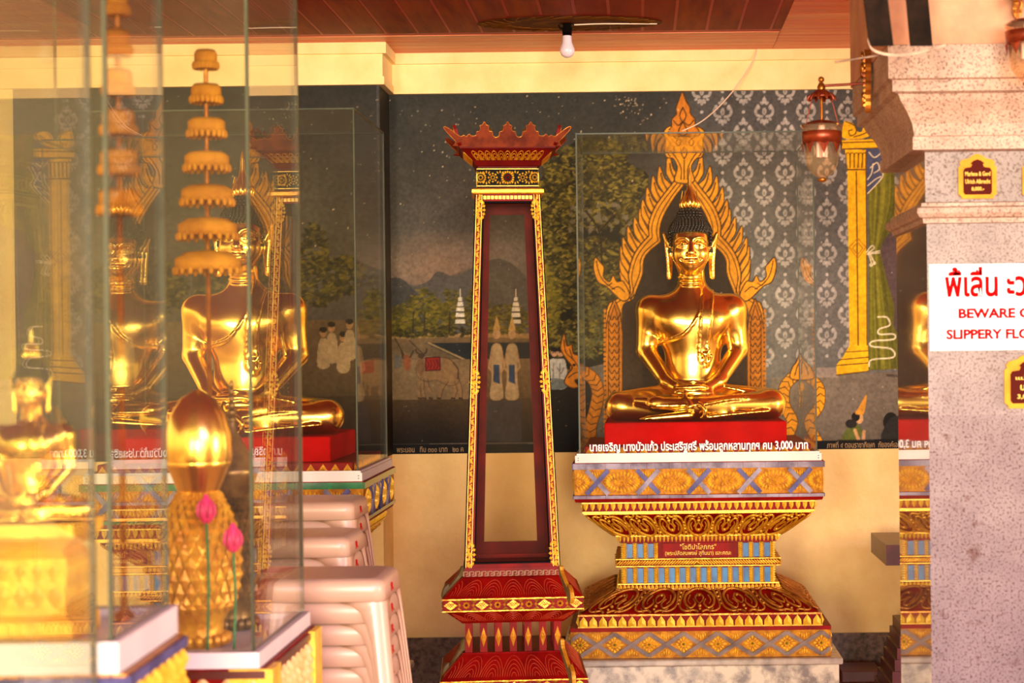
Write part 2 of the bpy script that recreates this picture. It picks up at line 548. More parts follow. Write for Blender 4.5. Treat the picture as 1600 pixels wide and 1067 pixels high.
class Paint:
    """oil paint on a plastered wall: colours at a fine grid of wall points"""
    def __init__(self, U, V, base):
        self.U, self.V = U, V
        self.c = np.empty(U.shape + (3,))
        self.c[:] = np.array(base) / 255.0

    def win(self, x0, x1, y0, y1):
        m = (self.U >= x0) & (self.U <= x1) & (self.V >= y0) & (self.V <= y1)
        if not m.any():
            return None
        i, j = np.nonzero(m.any(1))[0], np.nonzero(m.any(0))[0]
        return slice(i[0], i[-1] + 1), slice(j[0], j[-1] + 1)

    def put(self, w, al, col):
        col = np.array(col) / 255.0
        self.c[w] += al[..., None] * (col - self.c[w])

    def poly(self, pts, col, alpha=1.0, tex=None):
        P = np.array(pts, float)
        w = self.win(P[:, 0].min() - 2, P[:, 0].max() + 2, P[:, 1].min() - 2, P[:, 1].max() + 2)
        if w is None:
            return
        cov = 0
        for du, dv in ((-.3, -.3), (.3, -.3), (-.3, .3), (.3, .3)):
            x, y = self.U[w] + du, self.V[w] + dv
            ins = np.zeros(x.shape, bool)
            for k in range(len(P)):
                (x0, y0), (x1, y1) = P[k], P[(k + 1) % len(P)]
                if y0 == y1:
                    continue
                ins ^= ((y0 > y) != (y1 > y)) & (x < (x1 - x0) * (y - y0) / (y1 - y0) + x0)
            cov = cov + ins * 0.25
        if tex is not None:
            cov = cov * tex[w]
        self.put(w, cov * alpha, col)

    def line(self, pts, wd, col, alpha=1.0):
        P = np.array(pts, float)
        w = self.win(P[:, 0].min() - wd - 2, P[:, 0].max() + wd + 2, P[:, 1].min() - wd - 2, P[:, 1].max() + wd + 2)
        if w is None:
            return
        x, y = self.U[w], self.V[w]
        d = np.full(x.shape, 1e9)
        for k in range(len(P) - 1):
            a, b_ = P[k], P[k + 1]
            e = b_ - a
            t = np.clip(((x - a[0]) * e[0] + (y - a[1]) * e[1]) / max(e @ e, 1e-9), 0, 1)
            d = np.minimum(d, np.hypot(x - a[0] - t * e[0], y - a[1] - t * e[1]))
        self.put(w, np.clip(wd / 2 - d + 0.6, 0, 1) * alpha, col)

    def ell(self, cx, cy, rx, ry, col, alpha=1.0, soft=0.0, rot=0.0):
        R = max(rx, ry) * (1 + soft) + 2
        w = self.win(cx - R, cx + R, cy - R, cy + R)
        if w is None:
            return
        x, y = self.U[w] - cx, self.V[w] - cy
        c_, s_ = math.cos(rot), math.sin(rot)
        x, y = x * c_ + y * s_, -x * s_ + y * c_
        q = np.hypot(x / rx, y / ry)
        e = soft if soft else 0.9 / min(rx, ry)
        self.put(w, np.clip((1 + e / 2 - q) / e, 0, 1) * alpha, col)

    def grad(self, x0, x1, y0, y1, c0, c1, alpha=1.0):
        w = self.win(x0, x1, y0, y1)
        t = np.clip((self.V[w] - y0) / (y1 - y0), 0, 1)[..., None]
        col = (np.array(c0) * (1 - t) + np.array(c1) * t) / 255.0
        self.c[w] += alpha * (col - self.c[w])

    def outlined(self, pts, col, lw=1.6, lc=(70, 42, 12)):
        self.poly(pts, col)
        self.line(list(pts) + [pts[0]], lw, lc)

    def foliage(self, clusters, n, cols, size=(2, 5), seed=1, gap=0.0):
        r = np.random.default_rng(seed)
        for cx, cy, rx, ry in clusters:
            for _ in range(int(n * rx * ry / 900)):
                a, q = r.random() * 6.283, math.sqrt(r.random())
                px, py = cx + rx * q * math.cos(a), cy + ry * q * math.sin(a)
                s = r.uniform(*size)
                k = min(int(r.random() ** 1.3 * len(cols)), len(cols) - 1)
                self.ell(px, py, s, s * r.uniform(0.35, 0.6), cols[k], 0.75, rot=r.uniform(-0.8, 0.8))

    def flecks(self, n, x0, x1, y0, y1, col, seed=3, size=(0.7, 1.8)):
        r = np.random.default_rng(seed)
        for _ in range(n):
            s = r.uniform(*size)
            self.ell(r.uniform(x0, x1), r.uniform(y0, y1), s, s * r.uniform(0.6, 1.3), col, r.uniform(0.3, 0.9))

    def mesh(self, name, X, Y, Z, parent=None):
        nz, nx = X.shape
        me = bpy.data.meshes.new(name)
        co = np.stack([X, Y, Z], -1).reshape(-1, 3)
        i = np.arange(nz * nx).reshape(nz, nx)
        q = np.stack([i[:-1, :-1], i[:-1, 1:], i[1:, 1:], i[1:, :-1]], -1).reshape(-1, 4)
        me.vertices.add(len(co)); me.vertices.foreach_set('co', co.ravel())
        me.loops.add(q.size); me.loops.foreach_set('vertex_index', q.ravel().astype(np.int32))
        me.polygons.add(len(q)); me.polygons.foreach_set('loop_start', np.arange(0, q.size, 4, dtype=np.int32))
        me.update(calc_edges=True)
        at = me.color_attributes.new('paint', 'FLOAT_COLOR', 'POINT')
        rgba = np.ones((len(co), 4)); rgba[:, :3] = lin(np.clip(self.c, 0, 1)).reshape(-1, 3)
        at.data.foreach_set('color', rgba.ravel())
        me.materials.append(M['paint'])
        o = bpy.data.objects.new(name, me)
        COL.objects.link(o)
        if parent is not None:
            o.parent = parent
        return o

def photo_uv(X, Y, Z):
    a, b_ = X / Y * FPX, (CAMZ - Z) / Y * FPX
    return VPX + a * CR + b_ * SR, VPY - a * SR + b_ * CR

def mir(pts, cx=1070.0):
    return [(2 * cx - x_, y_) for x_, y_ in pts]

GOLD, GOLD_D, OUT = (226, 148, 22), (190, 112, 16), (66, 38, 10)

# --- painting on the back wall
xs = np.arange(XC + 0.001, 1.40, 0.0038)
zs = np.arange(ZM0, ZM1 + 0.002, 0.0038)
X, Z = np.meshgrid(xs, zs)
Y = np.full(X.shape, YW - 0.004)
U, V = photo_uv(X, Y, Z)
p = Paint(U, V, (62, 58, 50))
n1, n2 = vnoise(U, V, 60, 1), vnoise(U, V, 9, 2)
# evening sky
t_ = np.clip((V - 140) / 330, 0, 1)[..., None]
s_ = np.clip((U - 1000 - (205 - V) * 0.25) / 110, 0, 1)
s_ = (s_ * s_ * (3 - 2 * s_))[..., None]
p.c[:] = ((np.array((44, 42, 38)) * (1 - t_) + np.array((92, 82, 70)) * t_) * (1 - s_) + (np.array((74, 71, 68)) * (1 - t_) + np.array((106, 101, 96)) * t_) * s_) / 255.0
p.ell(690, 420, 80, 42, (134, 104, 82), 0.8, 1.2)
p.ell(790, 400, 60, 40, (120, 110, 104), 0.5, 1.0)
# mountains
p.poly(smooth_curve([(600, 450), (622, 436), (645, 446), (668, 440), (684, 424), (708, 432), (724, 426), (745, 416), (775, 404), (800, 412), (830, 438), (850, 440), (850, 520), (600, 520)], 4, True), (74, 68, 62), 0.9)
p.poly(smooth_curve([(600, 446), (624, 434), (646, 452), (668, 470), (700, 478), (700, 520), (600, 520)], 4, True), (58, 54, 50), 0.9)
p.poly(smooth_curve([(690, 448), (722, 424), (760, 420), (800, 452), (840, 470), (840, 520), (690, 520)], 4, True), (86, 80, 72), 0.6)
# fields, road, river
p.grad(600, 910, 522, 560, (118, 92, 58), (88, 72, 50))
p.poly([(600, 530), (735, 526), (870, 530), (870, 522), (600, 520)], (150, 116, 70))
p.poly([(664, 536), (900, 534), (900, 566), (720, 562), (690, 548)], (30, 32, 34))
p.line([(670, 536), (735, 566)], 2.5, (150, 124, 80))
p.grad(600, 910, 562, 640, (114, 90, 60), (74, 54, 30))
p.poly([(600, 545), (690, 560), (735, 570), (735, 640), (600, 640)], (120, 96, 66), 0.7)
p.grad(600, 930, 625, 690, (70, 50, 26), (26, 17, 9))
p.line([(617, 528), (632, 556)], 1.6, (60, 44, 30)); p.line([(640, 532), (664, 556)], 1.6, (60, 44, 30))
# tree line
p.foliage([(630, 500, 22, 26), (662, 485, 26, 34), (690, 500, 24, 26), (705, 480, 14, 30), (745, 490, 20, 40), (790, 500, 40, 24), (650, 515, 50, 12)], 240, [(74, 66, 14), (98, 86, 18), (54, 50, 14), (116, 98, 26)], (2.5, 5), 5)
p.foliage([(700, 518, 40, 8), (640, 520, 40, 6)], 160, [(40, 36, 12), (58, 50, 14)], (2, 4), 6)
for a in (645, 663, 702):
    p.line([(a, 520), (a + 1, 488)], 1.6, (44, 32, 16))
# white stepped chedi, twice
for cx, cy in ((719, 456), (806, 456)):
    p.line([(cx, cy - 4), (cx, cy + 8)], 1.5, (190, 176, 156))
    for k, (w_, y_) in enumerate(((3, 8), (5, 16), (6.5, 24), (7.5, 33), (8.5, 43))):
        p.poly([(cx - w_, y_ + cy + 7), (cx + w_, y_ + cy + 7), (cx + w_ * 0.85, y_ + cy), (cx - w_ * 0.85, y_ + cy)], (206, 194, 172))
        p.line([(cx - w_, y_ + cy + 7), (cx + w_, y_ + cy + 7)], 1.2, (70, 60, 50))
# oxen
def ox(dx, head=1):
    tan, dk = (122, 92, 58), (60, 42, 24)
    body = smooth_curve([(652, 566), (660, 560), (690, 558), (706, 564), (715, 578), (716, 598), (700, 602), (682, 594), (668, 596), (656, 592), (650, 580)], 4, True)
    p.poly([(x_ + dx, y_) for x_, y_ in body], tan)
    for leg in ([(658, 590), (654, 606), (656, 622)], [(666, 592), (668, 604), (673, 612)], [(698, 596), (690, 608), (686, 622)], [(708, 596), (712, 610), (708, 622)], [(714, 590), (719, 606), (720, 620)], [(660, 592), (660, 608), (663, 622)]):
        p.line([(x_ + dx, y_) for x_, y_ in leg], 5, tan)
        p.line([(leg[-1][0] + dx - 2, 622), (leg[-1][0] + dx + 2, 623)], 3, dk)
        p.line([(x_ + dx + 2.6, y_) for x_, y_ in leg], 1.0, dk, 0.7)
    p.line([(x_ + dx, y_) for x_, y_ in body], 1.0, dk, 0.6)
    p.line([(708 + dx, 566), (716 + dx, 576), (715 + dx, 592)], 1.6, dk)
    if head:
        p.poly(smooth_curve([(654 + dx, 562), (662 + dx, 562), (664 + dx, 574), (660 + dx, 586), (655 + dx, 586), (651 + dx, 574)], 4, True), (104, 74, 46))
        p.line(smooth_curve([(658 + dx, 555), (651 + dx, 550), (650 + dx, 546)], 4), 2.2, dk)
        p.line(smooth_curve([(660 + dx, 555), (666 + dx, 550), (667 + dx, 545)], 4), 2.2, dk)
        p.ell(658 + dx, 556, 5, 4, dk)
ox(0)
p.poly(smooth_curve([(630, 556), (640, 556), (642, 570), (637, 580), (632, 574)], 4, True), (128, 72, 40))
p.line([(630, 560), (627, 548)], 2, (60, 42, 24)); p.line([(641, 558), (646, 548)], 2, (60, 42, 24))
p.poly([(665, 559), (687, 558), (688, 578), (665, 579)], (132, 26, 14))
p.line([(665, 559), (687, 558), (688, 578), (665, 579), (665, 559)], 1.4, (60, 10, 8))
for k in range(4):
    p.line([(667 + 5 * k, 562), (670 + 5 * k, 570), (667 + 5 * k, 576)], 1.0, (60, 12, 8))
p.poly([(616, 552), (628, 558), (626, 574), (616, 576)], (84, 84, 82), 0.7)
# standing figures behind the cabinet
for cx, h_ in ((776, 510), (800, 500)):
    p.poly(smooth_curve([(cx - 9, 546), (cx, 536), (cx + 9, 546), (cx + 8, 590), (cx + 10, 622), (cx - 10, 622), (cx - 8, 590)], 4, True), (166, 140, 104))
    p.ell(cx, 522, 6, 8, (176, 138, 96))
    p.poly([(cx - 6, 516), (cx, 492), (cx + 6, 516)], (180, 142, 80))
    p.line([(cx - 8, 550), (cx - 12, 574), (cx - 4, 586)], 3, (166, 130, 90)); p.line([(cx + 8, 550), (cx + 12, 574), (cx + 3, 586)], 3, (166, 130, 90))
    p.poly([(cx - 5, 570), (cx + 4, 570), (cx + 5, 600), (cx - 5, 596)], (44, 60, 92))
p.poly([(760, 626), (815, 626), (815, 690), (755, 690)], (60, 56, 66), 0.7)
# big tree
dark = [(40, 35, 14), (58, 50, 18), (80, 68, 22), (108, 94, 30), (134, 118, 42)]
p.poly(smooth_curve([(838, 300), (860, 258), (900, 220), (940, 214), (968, 236), (986, 258), (1012, 272), (1008, 300), (990, 330), (1000, 380), (985, 470), (960, 560), (850, 570), (838, 480), (848, 400), (840, 350)], 5, True), (30, 26, 12), 0.95)
p.foliage([(900, 262, 50, 34), (950, 250, 30, 30), (980, 285, 30, 26), (870, 310, 34, 40), (930, 320, 50, 40), (875, 370, 36, 40), (930, 410, 50, 40), (870, 440, 30, 50), (940, 480, 44, 50), (985, 340, 16, 50), (900, 530, 60, 30)], 330, dark, (2.5, 5.5), 8)
p.foliage([(858, 470, 18, 46), (850, 440, 16, 30)], 260, [(120, 104, 26), (94, 84, 22), (70, 62, 20)], (3, 6), 9)
r_ = np.random.default_rng(4)
for _ in range(34):
    p.ell(r_.uniform(885, 985), r_.uniform(318, 362), r_.uniform(2, 6), r_.uniform(2, 5), (112, 102, 84), 0.7, rot=r_.uniform(0, 3))
for br in ([(940, 400), (936, 360), (915, 330)], [(936, 362), (960, 336)], [(937, 380), (968, 352)], [(920, 352), (900, 345)], [(940, 400), (942, 440)]):
    p.line(smooth_curve(br, 4), 2.4, (40, 28, 14))
for k in range(22):
    a, b_ = r_.uniform(885, 940), r_.uniform(470, 560)
    for q in range(5):
        p.ell(a + 6 * math.cos(q * 1.2), b_ + 4 * math.sin(q * 1.2), 4, 1.6, (86, 84, 50), 0.6, rot=q * 1.2)
p.grad(845, 925, 590, 692, (30, 22, 12), (10, 7, 4), 0.9)
# seated listeners in white
for cx in (853, 866, 876):
    p.poly(smooth_curve([(cx - 8, 566), (cx, 560), (cx + 8, 566), (cx + 10, 604), (cx - 10, 604)], 4, True), (168, 160, 148))
    p.line([(cx - 1, 568), (cx - 2, 600)], 1.0, (90, 84, 76)); p.line([(cx - 5, 575), (cx + 1, 584), (cx + 5, 574)], 1.0, (100, 92, 84))
    p.ell(cx, 551, 5.0, 6.5, (176, 130, 96)); p.ell(cx, 546, 5.6, 4, (24, 18, 14))
    p.ell(cx - 2, 551, 0.9, 0.7, (40, 24, 18)); p.ell(cx + 2, 551, 0.9, 0.7, (40, 24, 18))
p.ell(866, 600, 24, 9, (82, 86, 84), 0.8)
# diaper of white sprigs
def sprig(cx, cy, s=1.0, col=(182, 172, 162), a=0.75):
    E = lambda x_, y_, rx, ry, rot=0.0: p.ell(cx + x_ * s, cy + y_ * s, rx * s, ry * s, col, a, rot=rot)
    E(0, -17, 3.4, 5); E(-4, -13, 3.4, 2.6, 0.5); E(4, -13, 3.4, 2.6, -0.5)
    p.poly([(cx - 2 * s, cy - 19 * s), (cx, cy - 25 * s), (cx + 2 * s, cy - 19 * s)], col, a)
    for m in (-1, 1):
        crv = smooth_curve([(cx + m * 4 * s, cy + 8 * s), (cx + m * 11 * s, cy + 6 * s), (cx + m * 13.5 * s, cy - 1 * s), (cx + m * 10 * s, cy - 9 * s)], 4)
        p.line(crv, 4.4 * s, col, a)
        E(m * 9, -6, 2.6, 3.6)
        E(m * 9, 12, 3, 2.2, m * 0.6); E(m * 4, 15, 2.6, 4, -m * 0.4)
    E(0, 0, 3.4, 6); p.ell(cx, cy + 1 * s, 1.4 * s, 2.6 * s, (120, 112, 106), 0.8)
    E(0, 17, 2.6, 5)
for k in range(-2, 12):
    for j in range(-3, 10):
        cx, cy = 1129 + 32.6 * k, 238 + 63.5 * j + (32 if k % 2 else 0)
        if cx > 1334 or cy > 580 or cx < 1068 or (cx < 1100 and cy > 205):
            continue
        sprig(cx, cy - (cx - 1129) * 0.008, 1.0)
        p.ell(cx, cy + 32, 2.6, 2.6, (200, 190, 182), 0.75)
# ground at the foot of the palace
p.poly([(1205, 590), (1480, 578), (1480, 720), (1205, 720)], (118, 104, 88))
p.grad(1205, 1480, 600, 720, (122, 108, 92), (84, 74, 62), 0.8)
p.poly([(1275, 574), (1310, 574), (1310, 590), (1275, 590)], (152, 132, 118), 0.8)
p.poly([(1384, 588), (1480, 596), (1480, 592), (1384, 584)], (80, 66, 56))
# painted column, spandrel and curtain
YE, YL2 = (242, 178, 14), (96, 60, 10)
p.poly([(1357, 195), (1480, 195), (1480, 575), (1357, 578)], (96, 92, 26))
p.poly(smooth_curve([(1400, 345), (1392, 362), (1376, 384), (1384, 430), (1398, 480), (1402, 520), (1480, 540), (1480, 345)], 3, True), (84, 66, 66))
for k in range(26):
    a = r_.uniform(1360, 1400)
    cc = [(120, 116, 30), (74, 72, 20), (138, 132, 40)][k % 3]
    p.line(smooth_curve([(a, 240), (a - 2, 320), (1362 + (a - 1360) * 0.3, 390)], 5), r_.uniform(1.5, 4), cc, 0.55)
    p.line(smooth_curve([(1362 + (a - 1360) * 0.3, 396), (1360 + (a - 1360) * 0.6, 460), (1360 + (a - 1360) * 1.0, 575)], 5), r_.uniform(1.5, 4), cc, 0.55)
p.poly([(1352, 230), (1378, 232), (1384, 246), (1376, 262), (1380, 276), (1368, 290), (1354, 302)], (74, 78, 104))
p.poly([(1340, 214), (1372, 200), (1378, 216)], (74, 78, 104))
for cv in ([(1358, 238), (1366, 246), (1376, 240)], [(1360, 262), (1370, 254), (1374, 264), (1366, 270)], [(1356, 280), (1362, 270), (1364, 256)], [(1356, 290), (1368, 280), (1376, 276)], [(1382, 246), (1375, 262), (1379, 276), (1356, 302)]):
    p.line(smooth_curve(cv, 5), 1.8, (214, 196, 160))
p.poly([(1324, 237), (1353, 237), (1355, 545), (1327, 545)], YE)
p.poly([(1315, 219), (1374, 217), (1374, 232), (1315, 233)], YE)
p.line([(1315, 223), (1374, 221)], 1.4, YL2); p.line([(1315, 233), (1374, 231)], 1.6, YL2)
p.poly(smooth_curve([(1318, 216), (1316, 200), (1321, 189), (1334, 194), (1338, 204), (1346, 206), (1350, 196), (1360, 190), (1372, 194), (1372, 202), (1350, 216)], 4, True), YE)
p.line(smooth_curve([(1322, 190), (1336, 197), (1337, 208), (1329, 212), (1326, 205), (1331, 203)], 5), 1.6, YL2)
p.line(smooth_curve([(1334, 214), (1352, 208), (1370, 196)], 5), 1.6, YL2)
p.poly([(1320, 234), (1353, 234), (1351, 265), (1326, 265)], YE)
for k in range(5):
    p.line(smooth_curve([(1322 + 6.5 * k, 262), (1322 + 6.5 * k, 242), (1325 + 6.5 * k, 239), (1328 + 6.5 * k, 242), (1328 + 6.0 * k, 262)], 4), 1.1, YL2)
p.line([(1324, 265), (1352, 265)], 1.8, YL2)
p.line([(1338, 268), (1341, 545)], 1.6, YL2)
p.line([(1353, 237), (1355, 575)], 1.2, YL2)
for m in (-1, 1):
    p.line([(1340, 372), (1340 - m * 13, 386), (1340, 404)], 1.1, (170, 110, 16)); p.line([(1340, 378), (1340 - m * 8, 388), (1340, 398)], 1.1, (170, 110, 16))
p.poly([(1327, 540), (1356, 540), (1357, 580), (1307, 586), (1307, 570), (1318, 556)], YE)
p.line([(1322, 550), (1356, 548)], 1.2, YL2); p.line([(1312, 562), (1357, 558)], 1.4, YL2); p.line([(1307, 571), (1357, 567)], 1.4, YL2)
p.line([(1307, 586), (1357, 580)], 1.6, YL2)
for cv in ([(1354, 394), (1362, 384), (1366, 388), (1357, 395), (1374, 392)], [(1355, 397), (1374, 395)], [(1357, 396), (1362, 412)], [(1359, 396), (1366, 410)]):
    p.line(smooth_curve(cv, 5), 2.0, (214, 200, 164))
p.ell(1361, 414, 3, 3, (214, 200, 164)); p.ell(1366, 411, 2.6, 3, (214, 200, 164))
p.line(smooth_curve([(1372, 495), (1386, 496), (1390, 508), (1374, 514), (1374, 522), (1396, 522), (1396, 530), (1364, 533), (1362, 541), (1392, 545), (1396, 558), (1362, 562), (1358, 572)], 5), 2.4, (220, 206, 170))
# kneeling courtiers
def courtier(cx, cy, green):
    p.poly(smooth_curve([(cx - 26, cy + 52), (cx - 18, cy + 30), (cx - 2, cy + 14), (cx + 12, cy + 12), (cx + 14, cy + 30), (cx + 8, cy + 44), (cx + 6, cy + 56)], 5, True), (92, 84, 80))
    p.poly(smooth_curve([(cx - 20, cy + 38), (cx - 4, cy + 12), (cx + 10, cy + 16), (cx + 12, cy + 30), (cx, cy + 38)], 5, True), green)
    p.line(smooth_curve([(cx + 2, cy + 22), (cx + 8, cy + 38), (cx + 14, cy + 40), (cx + 16, cy + 24)], 5), 5, (190, 140, 90))
    p.ell(cx + 9, cy + 4, 6, 8, (200, 150, 96)); p.ell(cx + 3, cy + 1, 6.5, 7, (22, 18, 14))
    p.poly(smooth_curve([(cx + 2, cy - 4), (cx + 8, cy - 14), (cx + 20, cy - 34), (cx + 18, cy - 12), (cx + 14, cy - 2)], 4, True), (206, 138, 40))
    p.ell(cx - 4, cy + 12, 9, 7, (34, 28, 22))
courtier(1334, 650, (86, 92, 34))
p.ell(1392, 660, 12, 16, (24, 20, 16)); p.poly(smooth_curve([(1380, 690), (1384, 664), (1400, 650), (1440, 656), (1440, 700)], 4, True), (40, 36, 30))
# gilded aura behind the image
inner = smooth_curve([(1000, 690), (1000, 480), (990, 470), (1004, 430), (1006, 408), (1014, 394), (1033, 378)], 6) + smooth_curve([(1033, 376), (1031, 362), (1036, 340), (1052, 312), (1070, 288)], 6)
outer = smooth_curve([(948, 690), (946, 500), (962, 468), (984, 460), (982, 430), (988, 404), (998, 386), (1014, 368)], 6) + smooth_curve([(1014, 366), (1014, 348), (1024, 322), (1046, 292), (1070, 262)], 6)
full = outer + list(reversed(mir(outer)))
for side in (0, 1):
    T = (lambda q: q) if side == 0 else mir
    # flame tongues
    for k in range(12):
        t = k / 11.0
        ox_, oy_ = smooth_curve([(984, 452), (984, 424), (992, 396), (1010, 368), (1018, 340), (1034, 306), (1054, 282)], 8)[int(t * 47)]
        L_ = 40 if k < 11 else 48
        lean = -10 + 10 * t
        w_ = 11
        tongue = smooth_curve([(ox_ + 4, oy_ + 8), (ox_ - 8, oy_ - 6), (ox_ - 12 + lean * 0.3, oy_ - 18), (ox_ - 8 + lean * 0.8, oy_ - L_), (ox_ + 0 + lean * 0.3, oy_ - 20), (ox_ + w_, oy_ - 8)], 5, True)
        p.outlined(T(tongue), GOLD, 1.4)
        p.line(T(smooth_curve([(ox_ + 4, oy_ - 2), (ox_ - 3, oy_ - 14), (ox_ - 6 + lean * 0.6, oy_ - 28)], 4)), 2.4, OUT, 0.75)
p.poly(full, GOLD)
p.line(full, 1.8, OUT)
p.poly(inner + list(reversed(mir(inner))), (52, 38, 26))
p.line(inner, 2.0, OUT); p.line(mir(inner), 2.0, OUT)
off = [(x_ - 5, y_ - 2) for x_, y_ in inner]
p.line(off, 1.2, OUT); p.line(mir(off), 1.2, OUT)
off = [(x_ + 5, y_ + 3) for x_, y_ in outer]
p.line(off, 1.2, OUT); p.line(mir(off), 1.2, OUT)
p.line([(1058, 278), (1070, 264), (1082, 278), (1070, 292), (1058, 278)], 1.3, OUT)
for T in ((lambda q: q), mir):
    # dark hollow beside the throne pillars and the scaled pillars
    p.poly(T(smooth_curve([(975, 690), (972, 520), (972, 480), (985, 470), (1000, 480), (1002, 690)], 4, True)), (60, 44, 30))
    p.outlined(T([(946, 690), (946, 520), (951, 488), (960, 466), (969, 488), (973, 520), (972, 690)]), GOLD_D)
    p.line(T([(950, 690), (951, 505), (960, 476), (967, 505), (968, 690)]), 1.0, OUT)
    for k in range(20):
        y_ = 492 + 10.5 * k
        p.line(T(smooth_curve([(951, y_), (956, y_ + 8), (960, y_ + 2), (964, y_ + 8), (968, y_)], 3)), 1.2, OUT)
    for k in range(26):
        p.ell(*T([(945, 486 + 7.5 * k)])[0], 2.2, 3.0, GOLD_D)
    # horn flames
    horn = smooth_curve([(972, 470), (948, 448), (934, 440), (927, 418), (930, 402), (938, 410), (944, 418), (943, 432), (952, 440), (958, 430), (964, 440), (974, 440), (984, 462)], 5, True)
    p.outlined(T(horn), GOLD)
    for cv in ([(932, 408), (936, 426), (944, 440), (960, 452)], [(945, 440), (950, 446), (956, 442)], [(956, 452), (966, 448), (976, 456)]):
        p.line(T(smooth_curve(cv, 4)), 1.3, OUT)
# spire of the aura
p.outlined(smooth_curve([(1055, 284), (1058, 262), (1052, 248), (1042, 246), (1038, 236), (1040, 222), (1037, 206), (1050, 196), (1084, 196), (1101, 206), (1098, 222), (1100, 236), (1096, 246), (1088, 248), (1080, 262), (1084, 284)], 5, True), GOLD)
for cv in ([(1064, 280), (1064, 262), (1056, 246), (1048, 236)], [(1074, 280), (1075, 262), (1083, 246), (1091, 236)], [(1069, 280), (1069, 250)], [(1069, 248), (1065, 240), (1069, 230), (1073, 240), (1069, 248)], [(1048, 236), (1044, 240), (1047, 244)], [(1091, 236), (1095, 240), (1092, 244)], [(1056, 222), (1060, 228), (1064, 222), (1060, 217), (1056, 222)], [(1076, 222), (1080, 228), (1084, 222), (1080, 217), (1076, 222)], [(1048, 210), (1058, 216), (1069, 206), (1080, 216), (1092, 210)]):
    p.line(smooth_curve(cv, 4), 1.4, OUT)
sp = [(1066, 144), (1060, 158), (1056, 170), (1057, 178), (1050, 186), (1049, 198), (1045, 204), (1048, 212), (1090, 212), (1092, 204), (1086, 196), (1086, 186), (1079, 178), (1078, 168), (1072, 158)]
p.outlined(smooth_curve(sp, 4, True), (190, 112, 26))
for cv in ([(1067, 168), (1062, 180), (1067, 190), (1072, 180), (1067, 168)], [(1052, 188), (1060, 196), (1067, 190), (1076, 196), (1084, 188)], [(1067, 190), (1060, 206), (1067, 212), (1074, 206), (1067, 190)]):
    p.line(smooth_curve(cv, 4), 1.5, OUT)
# serpents
def naga(pts, col=GOLD_D, wd=16, flip=False):
    c_ = smooth_curve(pts, 8)
    p.line(c_, wd + 2, OUT); p.line(c_, wd, col)
    for k in range(2, len(c_) - 2, 3):
        x_, y_ = c_[k]
        dx, dy = c_[k + 1][0] - x_, c_[k + 1][1] - y_
        l_ = math.hypot(dx, dy) or 1
        nx, ny = -dy / l_, dx / l_
        p.line([(x_ - nx * wd * .45, y_ - ny * wd * .45), (x_ + dx / l_ * 5, y_ + dy / l_ * 5), (x_ + nx * wd * .45, y_ + ny * wd * .45)], 1.1, OUT)
naga([(900, 575), (925, 590), (934, 612), (930, 640), (922, 670), (926, 700)], GOLD_D, 18)
p.outlined(smooth_curve([(886, 586), (894, 574), (884, 560), (876, 545), (878, 530), (882, 521), (886, 540), (893, 538), (896, 552), (904, 556), (906, 566), (914, 570), (912, 590), (898, 594), (904, 604), (893, 606), (882, 598)], 4, True), (196, 116, 26))
for cv in ([(881, 530), (884, 550), (896, 562), (904, 574)], [(890, 545), (894, 558)], [(888, 590), (900, 582), (910, 584)]):
    p.line(smooth_curve(cv, 4), 1.3, OUT)
p.ell(897, 570, 2.4, 2.0, (30, 20, 10))
naga([(1226, 690), (1238, 660), (1226, 634), (1226, 606), (1240, 588), (1252, 580)], GOLD, 16)
naga([(1278, 690), (1264, 660), (1280, 634), (1280, 606), (1264, 590), (1252, 580)], GOLD, 14)
p.outlined(smooth_curve([(1236, 592), (1238, 574), (1244, 566), (1250, 552), (1254, 560), (1260, 566), (1268, 576), (1270, 592)], 4, True), GOLD)
for cv in ([(1242, 586), (1246, 572), (1252, 562)], [(1252, 584), (1253, 566)], [(1263, 586), (1260, 574), (1254, 564)]):
    p.line(smooth_curve(cv, 4), 1.3, OUT)
p.ell(1252, 604, 4, 7, GOLD); 
# caption strips
p.poly([(600, 694), (925, 693), (925, 712), (600, 712)], (14, 10, 8))
p.poly([(1205, 690), (1480, 684), (1480, 712), (1205, 712)], (16, 12, 10))
# stains, crackle and lost flecks of paint
p.c *= (0.86 + 0.28 * n1)[..., None] * (0.93 + 0.14 * n2)[..., None]
p.flecks(160, 605, 1060, 145, 330, (206, 180, 140), 3, (0.6, 1.5))
p.flecks(40, 960, 1000, 150, 180, (206, 180, 140), 5, (0.5, 1.5))
p.flecks(120, 605, 920, 330, 690, (170, 140, 100), 6, (0.4, 1.1))
p.flecks(60, 1060, 1400, 145, 690, (210, 190, 160), 7, (0.4, 1.1))
mural = p.mesh('wall_painting', X, Y, Z)
tag(mural, 'painted scene of tree, oxen and gilded flame arch on the back wall', 'mural')
for body, u0, u1, v0, v1 in (('พระนอน   ทิน ๓๐๐ บาท   ๒๐ ค', 620, 724, 696, 707), ('ภาพที่ ๔ ตอนราชาภิเษก  กัยองค์เอกที', 1292, 1412, 687, 700)):
    a_, b_ = W(u0, v1, YW - 0.006), W(u1, v0, YW - 0.006)
    text_obj('caption_lettering', body, M['text_tan'], mural, (a_.x, a_.y, a_.z), (1, 0, 0), (0, 0, 1), b_.x - a_.x, b_.z - a_.z - 0.003, bold=0.012)

